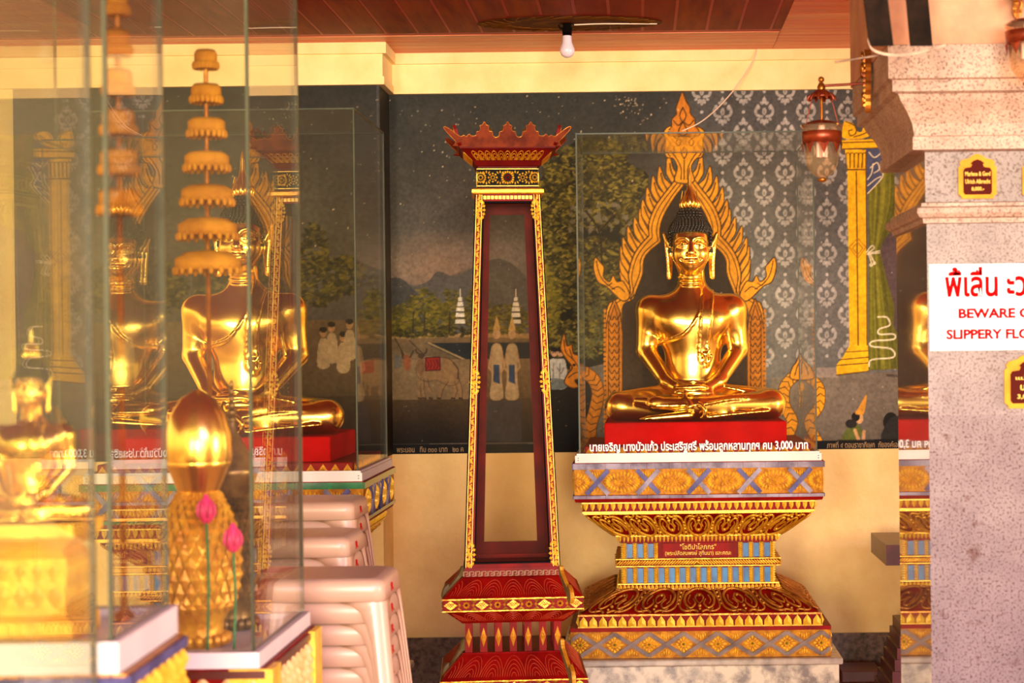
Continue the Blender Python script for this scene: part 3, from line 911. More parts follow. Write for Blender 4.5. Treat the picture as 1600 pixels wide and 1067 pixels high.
# --- painting on the projecting wall at the side, turning its corner
xa = np.arange(-2.75, XC, 0.005)
ya = np.arange(YL, YW, 0.01)
xs = np.concatenate([xa, np.full(len(ya), XC + 0.004)])
ys = np.concatenate([np.full(len(xa), YL - 0.004), ya])
zs = np.arange(ZM0, ZM1 + 0.002, 0.005)
X, Z = np.meshgrid(xs, zs)
Y = np.broadcast_to(ys, X.shape)
U, V = photo_uv(X, Y, Z)
p = Paint(U, V, (48, 44, 38))
p.grad(60, 620, 128, 480, (40, 38, 34), (84, 74, 58))
p.poly(smooth_curve([(60, 470), (140, 410), (220, 450), (330, 400), (420, 440), (500, 430), (560, 440), (598, 430), (598, 540), (60, 540)], 4, True), (70, 62, 52))
p.foliage([(490, 390, 22, 40), (500, 440, 40, 40), (540, 430, 30, 30), (585, 470, 14, 40), (420, 440, 40, 50), (340, 430, 40, 50), (250, 450, 44, 44), (160, 450, 40, 40), (100, 470, 40, 30)], 190, [(34, 30, 10), (50, 44, 12), (74, 64, 16), (96, 82, 22)], (3, 6), 12)
p.grad(60, 620, 505, 620, (96, 74, 42), (70, 52, 28), 0.85)
for cx, cy in ((518, 520), (536, 535), (505, 528), (546, 515), (300, 520), (330, 530), (200, 525)):
    p.poly(smooth_curve([(cx - 9, cy + 44), (cx - 7, cy + 8), (cx, cy), (cx + 8, cy + 8), (cx + 10, cy + 44)], 4, True), (150, 126, 88))
    p.ell(cx, cy - 8, 5.5, 7, (150, 110, 66)); p.ell(cx, cy - 13, 6, 4.5, (30, 22, 12))
p.poly(smooth_curve([(562, 570), (580, 560), (600, 562), (606, 580), (602, 600), (570, 600)], 4, True), (112, 84, 50))
p.poly([(566, 566), (584, 562), (584, 582), (566, 584)], (120, 30, 16))
for a in (572, 580, 596):
    p.line([(a, 596), (a - 3, 612), (a, 624)], 4, (110, 82, 48))
p.grad(60, 620, 625, 700, (52, 38, 20), (26, 18, 10))
p.poly([(60, 706), (602, 700), (615, 694), (615, 720), (60, 724)], (14, 10, 8))
w = p.win(599, 620, 120, 720)
n1, n2 = vnoise(U, V, 60, 21), vnoise(U, V, 9, 22)
p.c *= (0.86 + 0.28 * n1)[..., None] * (0.93 + 0.14 * n2)[..., None]
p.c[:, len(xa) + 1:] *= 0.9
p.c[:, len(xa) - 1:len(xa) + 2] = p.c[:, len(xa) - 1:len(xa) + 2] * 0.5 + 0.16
p.flecks(90, 80, 600, 140, 420, (206, 180, 140), 23, (0.6, 1.4))
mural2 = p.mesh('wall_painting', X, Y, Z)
tag(mural2, 'dark painted landscape on the projecting wall behind the corner glass case', 'mural')

# ------------------------------------------------------------------ carved pedestal with marble plinth
PX, PY = 0.2225, 7.63
def tier(v, wpx):
    hd = 0.3
    for _ in range(4):
        Yf = PY - hd
        hw = wpx / 2 / FPX * Yf
        hd = hw - 0.09
    return hw, hd, Zat(v, PY - hd, 1092)

def side_frames(hw, hd, z):
    return [(frame((0, -hd, z), (1, 0, 0), (0, 0, 1)), hw), (frame((hw, 0, z), (0, 1, 0), (0, 0, 1)), hd), (frame((-hw, 0, z), (0, -1, 0), (0, 0, 1)), hd), (frame((0, hd, z), (-1, 0, 0), (0, 0, 1)), hw)]

def slope_frames(lo, hi):
    out = []
    for k in range(4):
        fa, ha = side_frames(*lo)[k]
        fb, hb = side_frames(*hi)[k]
        def f(s, t, d=0.0, fa=fa, fb=fb, ha=ha, hb=hb):
            m0, m1 = fa(0, 0, 0), fb(0, 0, 0)
            e = (fa(1, 0, 0) - m0).normalized()
            up = (m1 - m0)
            nrm = e.cross(up.normalized())
            return m0 + up * t + e * (s * (ha * (1 - t) + hb * t)) + nrm * d
        out.append((f, (ha + hb) / 2, (fb(0, 0) - fa(0, 0)).length))
    return out

def drops(mb, hw, hd, z0, z1, pitch, mi=0, h=0.009, up=False):
    for f, L in side_frames(hw, hd, z0)[:3]:
        n = max(int(round(2 * L / pitch)), 1)
        H = z1 - z0
        for k in range(n):
            c = -L + (k + 0.5) * 2 * L / n
            w = L / n * 0.86
            if up:
                mb.pyr([(c - w, 0), (c + w, 0), (c + w * 0.9, H * 0.5), (c, H), (c - w * 0.9, H * 0.5)], (c, H * 0.4), f, h, mi)
            else:
                mb.pyr([(c, 0.02 * H), (c + w * 0.7, H * 0.45), (c + w * 0.8, H * 0.9), (c - w * 0.8, H * 0.9), (c - w * 0.7, H * 0.45)], (c, H * 0.6), f, h, mi)

def petal(mb, f, cx, cy, ang, r0, r1, w, h, mi=0, clip=9.0):
    ca, sa = math.cos(ang), math.sin(ang)
    pts = []
    for a, b_ in ((r0, 0), (r0 + (r1 - r0) * 0.55, -w), (r1, 0), (r0 + (r1 - r0) * 0.55, w)):
        pts.append((min(max(cx + a * ca - b_ * sa, -clip), clip), cy + a * sa + b_ * ca))
    q = (min(max(cx + (r0 + (r1 - r0) * 0.6) * ca, -clip), clip), cy + (r0 + (r1 - r0) * 0.6) * sa)
    mb.pyr(pts, q, f, h, mi)

def bar(mb, f, p0, p1, w, mi, d=0.003, clip=9.0):
    dx, dy = p1[0] - p0[0], p1[1] - p0[1]
    l_ = math.hypot(dx, dy)
    nx, ny = -dy / l_ * w / 2, dx / l_ * w / 2
    q = [(p0[0] + nx, p0[1] + ny), (p0[0] - nx, p0[1] - ny), (p1[0] - nx, p1[1] - ny), (p1[0] + nx, p1[1] + ny)]
    q = [(min(max(a, -clip), clip), b_) for a, b_ in q]
    mb.prism(list(reversed(q)) if False else q, f, d, 0.0, mi)

def make_plinth():
    root = empty('marble_plinth', (PX, PY, 0))
    a, d, z1 = tier(1030, 440)
    z1 -= 0.0
    b = MB(); b.bbox(-a + 0.01, a - 0.01, -d + 0.01, d - 0.01, 0, z1 - 0.026, 0.004); b.build('block', M['marble'], root)
    b = MB(); b.bbox(-a - 0.004, a + 0.004, -d - 0.006, d + 0.006, z1 - 0.026, z1, 0.006); b.build('top_slab', M['marble_slab'], root)
    return root, z1

plinth, ZP = make_plinth()
tag(plinth, 'grey veined marble plinth under the pedestal with the inscribed red panel', 'plinth', 'marble plinths')

def make_pedestal():
    root = empty('carved_pedestal', (PX, PY, ZP + 0.001))
    def T(v, w):
        a, d, z = tier(v, w)
        return a, d, z - ZP
    prof = []
    for v, w in ((1030, 404), (986, 404), (986, 408), (980, 408), (980, 376), (961, 376), (960, 376), (921, 254), (920, 246), (912, 246), (912, 232), (885, 232), (885, 248), (872, 248), (872, 232), (847, 232), (847, 246), (837, 246), (836, 250), (801, 354), (801, 360), (784, 360), (783, 386), (778, 390), (772, 384), (732, 384), (732, 392), (722, 392)):
        prof.append(T(v, w))
    prof[0] = (prof[0][0], prof[0][1], 0.0)
    b = MB(); b.stack(prof); b.build('core', M['red'], root)
    # lower frieze of crossed strips and flowers
    b = MB()
    a, d, z0 = T(1030, 406); z0 = 0.0
    z1 = T(986, 406)[2]
    H = z1 - z0
    for f, L in side_frames(a, d, z0)[:3]:
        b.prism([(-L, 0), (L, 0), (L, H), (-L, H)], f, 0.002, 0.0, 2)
        pit = 0.134
        for k in range(-4, 5):
            for s_ in (-1, 1):
                x0, x1 = k * pit - s_ * pit * 0.5, k * pit + s_ * pit * 0.5
                if min(x0, x1) > L or max(x0, x1) < -L:
                    continue
                # cut the strip where the face ends
                y0_, y1_ = 0.008, H - 0.008
                pts = [(x0, y0_), (x1, y1_)]
                for q in (0, 1):
                    if abs(pts[q][0]) > L:
                        o_ = pts[1 - q]
                        t_ = (math.copysign(L, pts[q][0]) - o_[0]) / (pts[q][0] - o_[0])
                        pts[q] = (o_[0] + t_ * (pts[q][0] - o_[0]), o_[1] + t_ * (pts[q][1] - o_[1]))
                if math.hypot(pts[0][0] - pts[1][0], pts[0][1] - pts[1][1]) > 0.02:
                    bar(b, f, pts[0], pts[1], 0.016, 1, 0.007 + 0.0015 * s_, L)
        for k in range(-5, 5):
            cx, cy = (k + 0.5) * pit, H / 2
            if abs(cx) > L + 0.02:
                continue
            for q in range(12):
                petal(b, f, cx, cy, q * math.pi / 6, 0.012, 0.030 + 0.009 * (q % 3 == 0), 0.007, 0.008, 0, L)
            for q in range(8):
                petal(b, f, cx, cy, q * math.pi / 4 + .4, 0.002, 0.016, 0.005, 0.011, 0, L)
            if abs(cx) < L:
                petal(b, f, cx, cy, 0, -0.006, 0.006, 0.006, 0.014, 3, L)
        for k in range(-4, 5):
            for yy, sg in ((0.006, 1), (H - 0.006, -1)):
                for q in (-2, -1, 0, 1, 2):
                    if abs(k * pit + q * 0.009) < L - 0.01:
                        petal(b, f, k * pit + q * 0.009, yy, sg * math.pi / 2, 0.0, (0.034 - 0.009 * abs(q)), 0.005, 0.007, 0, L)
    b.build('lower_frieze', [M['gold_pale'], M['bronze_strip'], M['gilt_shade'], M['green']], root)
    # leaf band, ledges
    b = MB()
    a, d, z0 = T(980, 380); z1 = T(960.5, 380)[2]
    drops(b, a, d, z0 + 0.004, z1 - 0.003, 0.038, 0, 0.011, True)
    b.stack([(a + .003, d + .003, z0), (a + .003, d + .003, z0 + 0.005)]); b.stack([(a, d, z1 - 0.002), (a, d, z1 + 0.003)])
    b.build('leaf_band', [M['gold_pale']], root)
    # scroll panels
    def scroll_panel(name, vlo, wlo, vhi, whi, pitch, flip):
        b = MB()
        lo, hi = T(vlo, wlo), T(vhi, whi)
        for f, L, H in slope_frames(lo, hi)[:3]:
            n = max(int(round(2 * L / pitch)) // 2 * 2 + 1, 3)
            P = 2.0 / n
            def pt(s, t, d=0.006):
                return f(s, (1 - t) if flip else t, d)
            for k in range(-(n // 2) - 1, n // 2 + 2):
                c = k * P
                for m in (-1, 1):
                    for cv, r in (([(0.02, 0.04), (0.2, 0.1), (0.36, 0.32), (0.34, 0.62), (0.2, 0.8), (0.1, 0.62), (0.16, 0.45)], 0.0062),
                                  ([(0.04, 0.95), (0.14, 0.88), (0.3, 0.92), (0.44, 0.78), (0.46, 0.5), (0.42, 0.2), (0.48, 0.06)], 0.0052),
                                  ([(0.02, 0.25), (0.1, 0.36), (0.08, 0.5), (0.0, 0.62)], 0.0045),
                                  ([(0.26, 0.08), (0.4, 0.1), (0.46, 0.3)], 0.004), ([(0.2, 0.95), (0.3, 0.8)], 0.004), ([(0.24, 0.3), (0.28, 0.5), (0.22, 0.64)], 0.0035)):
                        pts = [(c + m * s * P, t) for s, t in smooth_curve(cv, 4)]
                        pts = [q for q in pts if abs(q[0]) < 0.985]
                        if len(pts) > 3:
                            b.tube([pt(*q) for q in pts], [r * (1.0 - 0.55 * (i / len(pts)) ** 2) for i in range(len(pts))], 6)
                if abs(c) < 0.97:
                    b.sphere(pt(c, 0.72), 0.008, 8, 6); b.sphere(pt(c, 0.84), 0.006, 8, 6); b.sphere(pt(c, 0.3), 0.007, 8, 6)
                if abs(c + P / 2) < 0.95:
                    for t in (0.2, 0.36, 0.5, 0.64):
                        b.sphere(pt(c + P / 2, t), 0.0065, 8, 6)
        for hw_, hd_, z_ in (lo, hi):
            b.stack([(hw_ + .004, hd_ + .004, z_ - 0.004), (hw_ + .004, hd_ + .004, z_ + 0.003)])
        b.build(name, M['gold_old'] if flip else M['gold'], root)
    scroll_panel('lower_scroll_panel', 960, 378, 920, 256, 0.165, True)
    scroll_panel('upper_scroll_panel', 836, 254, 801, 356, 0.140, False)
    # beaded and drop bands
    b = MB()
    for v0, v1, w, pit, up in ((920, 912, 250, 0.016, True), (847, 836.5, 250, 0.016, False), (798, 785, 364, 0.0265, False)):
        a, d, z0 = T(v0, w); z1 = T(v1, w)[2]
        drops(b, a, d, z0, z1, pit, 0, 0.008, up)
        b.stack([(a + .002, d + .002, z1 - .002), (a + .002, d + .002, z1 + 0.003)])
    a, d, z0 = T(801, 364); z1 = T(798, 364)[2]
    b.stack([(a, d, z0), (a, d, z1)])
    b.build('drop_band', M['gold_pale'], root)
    # two rows of blue glass between gilt colonnettes
    for nm, v0, v1, gap in (('lower_colonnade', 912, 885.5, False), ('upper_colonnade', 872, 847.5, True)):
        halves = (MB(), MB()) if gap else (MB(),) * 2
        a, d, z0 = T(v0, 234); z1 = T(v1, 234)[2]
        for fi, (f, L) in enumerate(side_frames(a, d, z0)[:3]):
            n = int(round(2 * L / 0.0435))
            H = z1 - z0
            for k in range(n + 1):
                c = -L + 0.004 + k * (2 * L - 0.008) / n
                if gap and fi == 0 and abs(c) < 0.150:
                    continue
                b = halves[fi == 1 or (fi == 0 and c > 0)]
                for q in range(7):
                    b.pyr([(c - 0.008, q * H / 7), (c + 0.008, q * H / 7), (c + 0.008, (q + 1) * H / 7), (c - 0.008, (q + 1) * H / 7)], (c, (q + .5) * H / 7), f, 0.011, 0, 0.0)
            for k in range(n):
                c = -L + 0.004 + (k + .5) * (2 * L - 0.008) / n
                if gap and fi == 0 and abs(c) < 0.150:
                    continue
                b = halves[fi == 1 or (fi == 0 and c > 0)]
                b.prism([(c - 0.013, 0.002), (c - 0.009, 0.002), (c - 0.009, H - .002), (c - 0.013, H - .002)], f, 0.006, 0, 2)
                b.prism([(c - 0.008, 0.004), (c + 0.012, 0.004), (c + 0.012, H - .004), (c - 0.008, H - .004)], f, 0.004, 0, 1)
        for b in halves[:2 if gap else 1]:
            b.build(nm, [M['gold_pale'], M['blue'], M['wood_dark']], root)
    # inscription
    b = MB()
    a, d, z0 = T(871, 234); z1 = T(848, 234)[2]
    b.box(-0.141, 0.141, -d - 0.010, -d, z0 + .001, z1)
    pan = b.build('inscription_panel', M['red'], root)
    text_obj('lettering', '"โชติปาโลภกร"', M['text_gold'], pan, (-0.072, -d - 0.0115, z0 + 0.033), (1, 0, 0), (0, 0, 1), 0.144, 0.024, bold=0.01)
    text_obj('lettering', '(พระปลัดสมพงษ์ สุทินนา) และคณะ', M['text_gold'], pan, (-0.132, -d - 0.0115, z0 + 0.005), (1, 0, 0), (0, 0, 1), 0.264, 0.024, bold=0.01)
    # rope ledge
    b = MB()
    a, d, z0 = T(884, 252); z1 = T(873, 252)[2]
    for f, L in side_frames(a, d, (z0 + z1) / 2)[:3]:
        n = int(L / 0.011)
        for k in range(-n, n + 1):
            c = k * 0.011
            b.tube([f(c - 0.009 * (1 if k < 0 else -1), -0.008, 0.003), f(c, 0.0, 0.007), f(c + 0.009 * (1 if k < 0 else -1), 0.008, 0.003)], 0.004, 5)
        for q in range(8):
            petal(b, f, 0, 0, q * math.pi / 4, 0, 0.016, 0.005, 0.016, 0)
    for z_ in (z0, z1):
        b.stack([(a + .007, d + .007, z_ - .002), (a + .007, d + .007, z_ + 0.002)])
    b.build('rope_ledge', M['gold'], root)
    # upper frieze
    b = MB()
    a, d, z0 = T(772, 388); z1 = T(732, 388)[2]
    H = z1 - z0
    pit = 0.1975
    for f, L in side_frames(a, d, z0)[:3]:
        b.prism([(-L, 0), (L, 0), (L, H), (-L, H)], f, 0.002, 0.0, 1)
        for k in range(-3, 3):
            cx, cy = (k + 0.5) * pit, H / 2
            if abs(cx) > L + 0.02:
                continue
            for q in range(26):
                t = 2 * math.pi * q / 26
                ex_, ey_ = 0.058 * math.cos(t), 0.031 * math.sin(t) * (1 - 0.25 * abs(math.cos(t)))
                ang = math.atan2(math.sin(t) / 0.031, math.cos(t) / 0.058)
                if abs(cx + ex_) < L - 0.004:
                    petal(b, f, cx + ex_, cy + ey_, ang, -0.012, 0.018, 0.0068, 0.009, 0, L)
            for q in range(14):
                t = 2 * math.pi * q / 14
                if abs(cx + 0.03 * math.cos(t)) < L - 0.004:
                    petal(b, f, cx + 0.03 * math.cos(t), cy + 0.012 * math.sin(t), t, -0.010, 0.012, 0.005, 0.012, 0, L)
            if abs(cx) < L:
                petal(b, f, cx, cy, 0, -0.012, 0.012, 0.007, 0.016, 0, L)
        for k in range(-2, 3):
            cx = k * pit
            if abs(cx) > L:
                continue
            for s_ in (-1, 1):
                bar(b, f, (cx - s_ * 0.043, 0.003), (cx + s_ * 0.043, H - 0.003), 0.018, 2 if s_ * (1 if k % 2 else -1) > 0 else 3, 0.010 + 0.0015 * s_, L)
            for yy, sg in ((0.004, 1), (H - 0.004, -1)):
                for q in (-2, -1, 0, 1, 2):
                    petal(b, f, cx + q * 0.011, yy, sg * math.pi / 2 - q * 0.12, 0, 0.036 - 0.006 * abs(q), 0.005, 0.008, 0, L)
    b.build('upper_frieze', [M['gold_pale'], M['gilt_shade'], M['mirror'], M['mirror_b']], root)
    for v0, v1, w in ((732, 723, 392), (778, 773, 391)):
        b = MB()
        a, d, z0 = T(v0, w); z1 = T(v1, w)[2]
        for fi, (f, L) in enumerate(side_frames(a, d, z0)[:3]):
            x_ = -L
            k = 0
            while x_ < L - 1e-4:
                x2 = min(x_ + 0.05 + 0.05 * ((k * 7) % 5) / 4, L)
                b.prism([(x_, 0), (x2 - .001, 0), (x2 - .001, z1 - z0), (x_, z1 - z0)], f, 0.004, 0, (k * 3 + fi) % 3)
                x_ = x2; k += 1
        b.build('edge_strip', [M['mirror'], M['bronze_strip'], M['mirror_b']], root)
    return root

pedestal = make_pedestal()
tag(pedestal, 'gilt and red carved pedestal with blue glass colonnettes and an inscribed red panel', 'pedestal', 'carved pedestals')
ZF = Zat(722, PY - 0.4, 1092)

# ------------------------------------------------------------------ glass case
def pane(name, x0, x1, y0, y1, z0, z1, parent, mg, edge=None):
    b = MB(); b.box(x0, x1, y0, y1, z0, z1)
    dims = (x1 - x0, y1 - y0, z1 - z0)
    ax = dims.index(min(dims))
    b.m = [0 if k in {0: (3, 5), 1: (2, 4), 2: (0, 1)}[ax] else 1 for k in range(6)]
    return b.build(name, [mg, edge or M['glass_edge']], parent)

CH = Zat(208.5, PY - 0.38, 1085) - ZF
def make_case():
    root = empty('glass_display_case', (PX, PY, ZF + 0.001))
    a, d = 0.481, 0.388
    b = MB()
    for x0, x1, y0, y1 in ((-a, a, -d, -d + 0.03), (-a, a, d - 0.03, d), (-a, -a + 0.03, -d + 0.03, d - 0.03), (a - 0.03, a, -d + 0.03, d - 0.03)):
        b.box(x0, x1, y0, y1, 0, 0.029)
    b.box(-a + 0.03, a - 0.03, -d + 0.03, d - 0.03, 0, 0.010)
    b.box(-a + 0.006, a - 0.006, -d + 0.006, -d + 0.02, 0.029, 0.036)
    b.box(-a + 0.006, -a + 0.02, -d + 0.02, d - 0.006, 0.029, 0.036); b.box(a - 0.02, a - 0.006, -d + 0.02, d - 0.006, 0.029, 0.036)
    for x_ in (-a + 0.012, a - 0.012):
        for z_ in (0.010, 0.019):
            b.box(x_ - 0.002, x_ + 0.002, -d - 0.001, -d, z_ - 0.0015, z_ + 0.0015, 1)
    b.build('base_frame', [M['white'], M['black']], root)
    g, e, t = 0.466, 0.374, 0.006
    z0 = 0.036
    fp = pane('glass_pane', -g, g, -e, -e + t, z0, CH, root, M['glass'])
    pane('glass_pane', -g, g, e - t, e, z0, CH, root, M['glass'])
    pane('glass_pane', -g, -g + t, -e + t + .0005, e - t - .0005, z0, CH, root, M['glass'])
    pane('glass_pane', g - t, g, -e + t + .0005, e - t - .0005, z0, CH, root, M['glass'])
    pane('glass_pane', -g, g, -e, e, CH + .0005, CH + t, root, M['glass'])
    return root, fp

case, front_pane = make_case()
tag(case, 'glass display case with white base frame around the large seated golden statue', 'display case', 'glass display cases')

# ------------------------------------------------------------------ red dais
def make_dais():
    root = empty('red_dais', (PX, PY, ZF + 0.0125))
    H = Zat(659, 7.36, 1085) - ZF - 0.0125
    b = MB(); b.bbox(-0.368, 0.355, -0.28, 0.30, 0.03, H, 0.008); b.build('cloth_cover', M['red_cloth'], root)
    b = MB(); b.bbox(-0.443, 0.443, -0.348, 0.348, 0.0, 0.052, 0.004); b.build('lower_step', M['red'], root)
    b = MB()
    for f, L in side_frames(0.443, 0.348, 0.020)[:3]:
        n = int(L / 0.0215)
        for k in range(-n, n + 1):
            b.pyr([(k * .0425 / 2 * 2 - .018, 0), (k * .0425 + .018, 0), (k * .0425 + .006, 0.018), (k * .0425, 0.027), (k * .0425 - .006, 0.018)], (k * .0425, 0.010), f, 0.006) if abs(k * .0425) < L - .015 else None
        b.prism([(-L, -0.006), (L, -0.006), (L, 0.001), (-L, 0.001)], f, 0.003, 0)
    b.build('gilt_leaf_edging', M['gold'], root)
    return root, H

dais, HD = make_dais()
tag(dais, 'red cloth covered dais with gilt leaf edging under the large seated golden statue', 'dais', 'red dais blocks')

# ------------------------------------------------------------------ seated gilded statue
def surface_nets(F, org, h):
    nx, ny, nz = F.shape
    S = F < 0
    idx = [(0, 0, 0), (1, 0, 0), (0, 1, 0), (1, 1, 0), (0, 0, 1), (1, 0, 1), (0, 1, 1), (1, 1, 1)]
    cnt = sum(S[i:nx - 1 + i, j:ny - 1 + j, k:nz - 1 + k].astype(np.int8) for i, j, k in idx)
    act = np.argwhere((cnt > 0) & (cnt < 8))
    vid = -np.ones((nx - 1, ny - 1, nz - 1), np.int64)
    vid[act[:, 0], act[:, 1], act[:, 2]] = np.arange(len(act))
    acc = np.zeros((len(act), 3)); n = np.zeros(len(act))
    val = [F[act[:, 0] + i, act[:, 1] + j, act[:, 2] + k] for i, j, k in idx]
    for a in range(8):
        for ax in (0, 1, 2):
            b_ = a | (1 << ax)
            if b_ == a:
                continue
            fa, fb = val[a], val[b_]
            m = (fa < 0) != (fb < 0)
            t = np.where(m, fa / np.where(m, fa - fb, 1), 0)
            p_ = np.array(idx[a], float)[None] + np.eye(3)[ax][None] * t[:, None]
            acc[m] += p_[m]; n[m] += 1
    P = org + (act + acc / n[:, None]) * h
    quads = []
    for ax in (0, 1, 2):
        o1, o2 = [(1, 2), (2, 0), (0, 1)][ax]
        sl = [slice(1, -1)] * 3; sl[ax] = slice(0, -1)
        s2 = [slice(1, -1)] * 3; s2[ax] = slice(1, None)
        A, B = S[tuple(sl)], S[tuple(s2)]
        e = np.argwhere(A != B)
        off = np.ones(3, int); off[ax] = 0
        e = e + off
        inside = S[e[:, 0], e[:, 1], e[:, 2]]
        d1, d2 = np.zeros(3, int), np.zeros(3, int)
        d1[o1], d2[o2] = 1, 1
        g = lambda q: vid[q[:, 0], q[:, 1], q[:, 2]]
        q = np.stack([g(e - d1 - d2), g(e - d2), g(e), g(e - d1)], 1)
        q[~inside] = q[~inside][:, ::-1]
        quads.append(q)
    return P, np.concatenate(quads)

class SDF:
    def __init__(self, lo, hi, h):
        self.h, self.lo = h, np.array(lo, float)
        n = np.ceil((np.array(hi) - self.lo) / h).astype(int) + 1
        self.ax = [self.lo[k] + h * np.arange(n[k]) for k in range(3)]
        self.F = np.full(n, 1.0, np.float32)

    def blk(self, lo, hi):
        s = tuple(slice(max(int((lo[k] - self.lo[k]) / self.h) - 1, 0), max(int((hi[k] - self.lo[k]) / self.h) + 2, 1)) for k in range(3))
        x, y, z = self.ax[0][s[0]][:, None, None], self.ax[1][s[1]][None, :, None], self.ax[2][s[2]][None, None, :]
        return s, x, y, z

    def mix(self, s, d, k):
        a = self.F[s]
        if k > 0:
            t = np.maximum(k - np.abs(a - d), 0) / k
            self.F[s] = np.minimum(a, d) - t * t * k * 0.25
        else:
            self.F[s] = np.minimum(a, d)

    def cap(self, a, b_, ra, rb, k=0.02, sy=1.0):
        a, b_ = np.array(a, float), np.array(b_, float)
        R = max(ra, rb) * max(1, 1 / sy) + k + 0.02
        s, x, y, z = self.blk(np.minimum(a, b_) - R, np.maximum(a, b_) + R)
        e = b_ - a
        px, py, pz = x - a[0], y - a[1], z - a[2]
        t = np.clip((px * e[0] + py * e[1] + pz * e[2]) / max(e @ e, 1e-9), 0, 1)
        d = np.sqrt((px - t * e[0]) ** 2 + ((py - t * e[1]) / sy) ** 2 + (pz - t * e[2]) ** 2) - (ra + (rb - ra) * t)
        self.mix(s, d * min(1, sy), k)

    def ell(self, c, r, k=0.02):
        c, r = np.array(c, float), np.array(r, float)
        s, x, y, z = self.blk(c - r - k - 0.02, c + r + k + 0.02)
        X_, Y_, Z_ = x - c[0], y - c[1], z - c[2]
        k0 = np.sqrt((X_ / r[0]) ** 2 + (Y_ / r[1]) ** 2 + (Z_ / r[2]) ** 2)
        k1 = np.sqrt((X_ / r[0] ** 2) ** 2 + (Y_ / r[1] ** 2) ** 2 + (Z_ / r[2] ** 2) ** 2)
        self.mix(s, k0 * (k0 - 1) / np.maximum(k1, 1e-6), k)

    def chain(self, pts, r, k=0.01, n=5, sy=1.0):
        pts = smooth_curve(pts, n)
        rs = r if hasattr(r, '__len__') else (r, r)
        N = len(pts) - 1
        for i in range(N):
            self.cap(pts[i], pts[i + 1], rs[0] + (rs[1] - rs[0]) * i / N, rs[0] + (rs[1] - rs[0]) * (i + 1) / N, k, sy)

    def sub_cap(self, a, b_, r, k=0.006):
        keep = self.F.copy(); self.F[:] = 1.0
        self.cap(a, b_, r, r, 0)
        d = self.F; self.F = keep
        q = np.maximum(k - np.abs(-self.F - d), 0) / k
        self.F = np.maximum(self.F, -d) + q * q * k * 0.25

    def mesh(self):
        return surface_nets(self.F, self.lo, self.h)

def np_mesh(name, P, Q, mat, parent):
    me = bpy.data.meshes.new(name)
    me.vertices.add(len(P)); me.vertices.foreach_set('co', np.asarray(P, float).ravel())
    me.loops.add(Q.size); me.loops.foreach_set('vertex_index', Q.ravel().astype(np.int32))
    me.polygons.add(len(Q)); me.polygons.foreach_set('loop_start', np.arange(0, Q.size, 4, dtype=np.int32))
    me.polygons.foreach_set('use_smooth', np.ones(len(Q), bool))
    me.update(calc_edges=True)
    me.materials.append(mat)
    o = bpy.data.objects.new(name, me)
    COL.objects.link(o)
    o.parent = parent
    return o

def relax(P, Q, it=2):
    for _ in range(it):
        S = np.zeros_like(P); n = np.zeros(len(P))
        for k in range(4):
            a, b_ = Q[:, k], Q[:, (k + 1) % 4]
            np.add.at(S, a, P[b_]); np.add.at(n, a, 1)
            np.add.at(S, b_, P[a]); np.add.at(n, b_, 1)
        P = P * 0.5 + 0.5 * S / n[:, None]
    return P

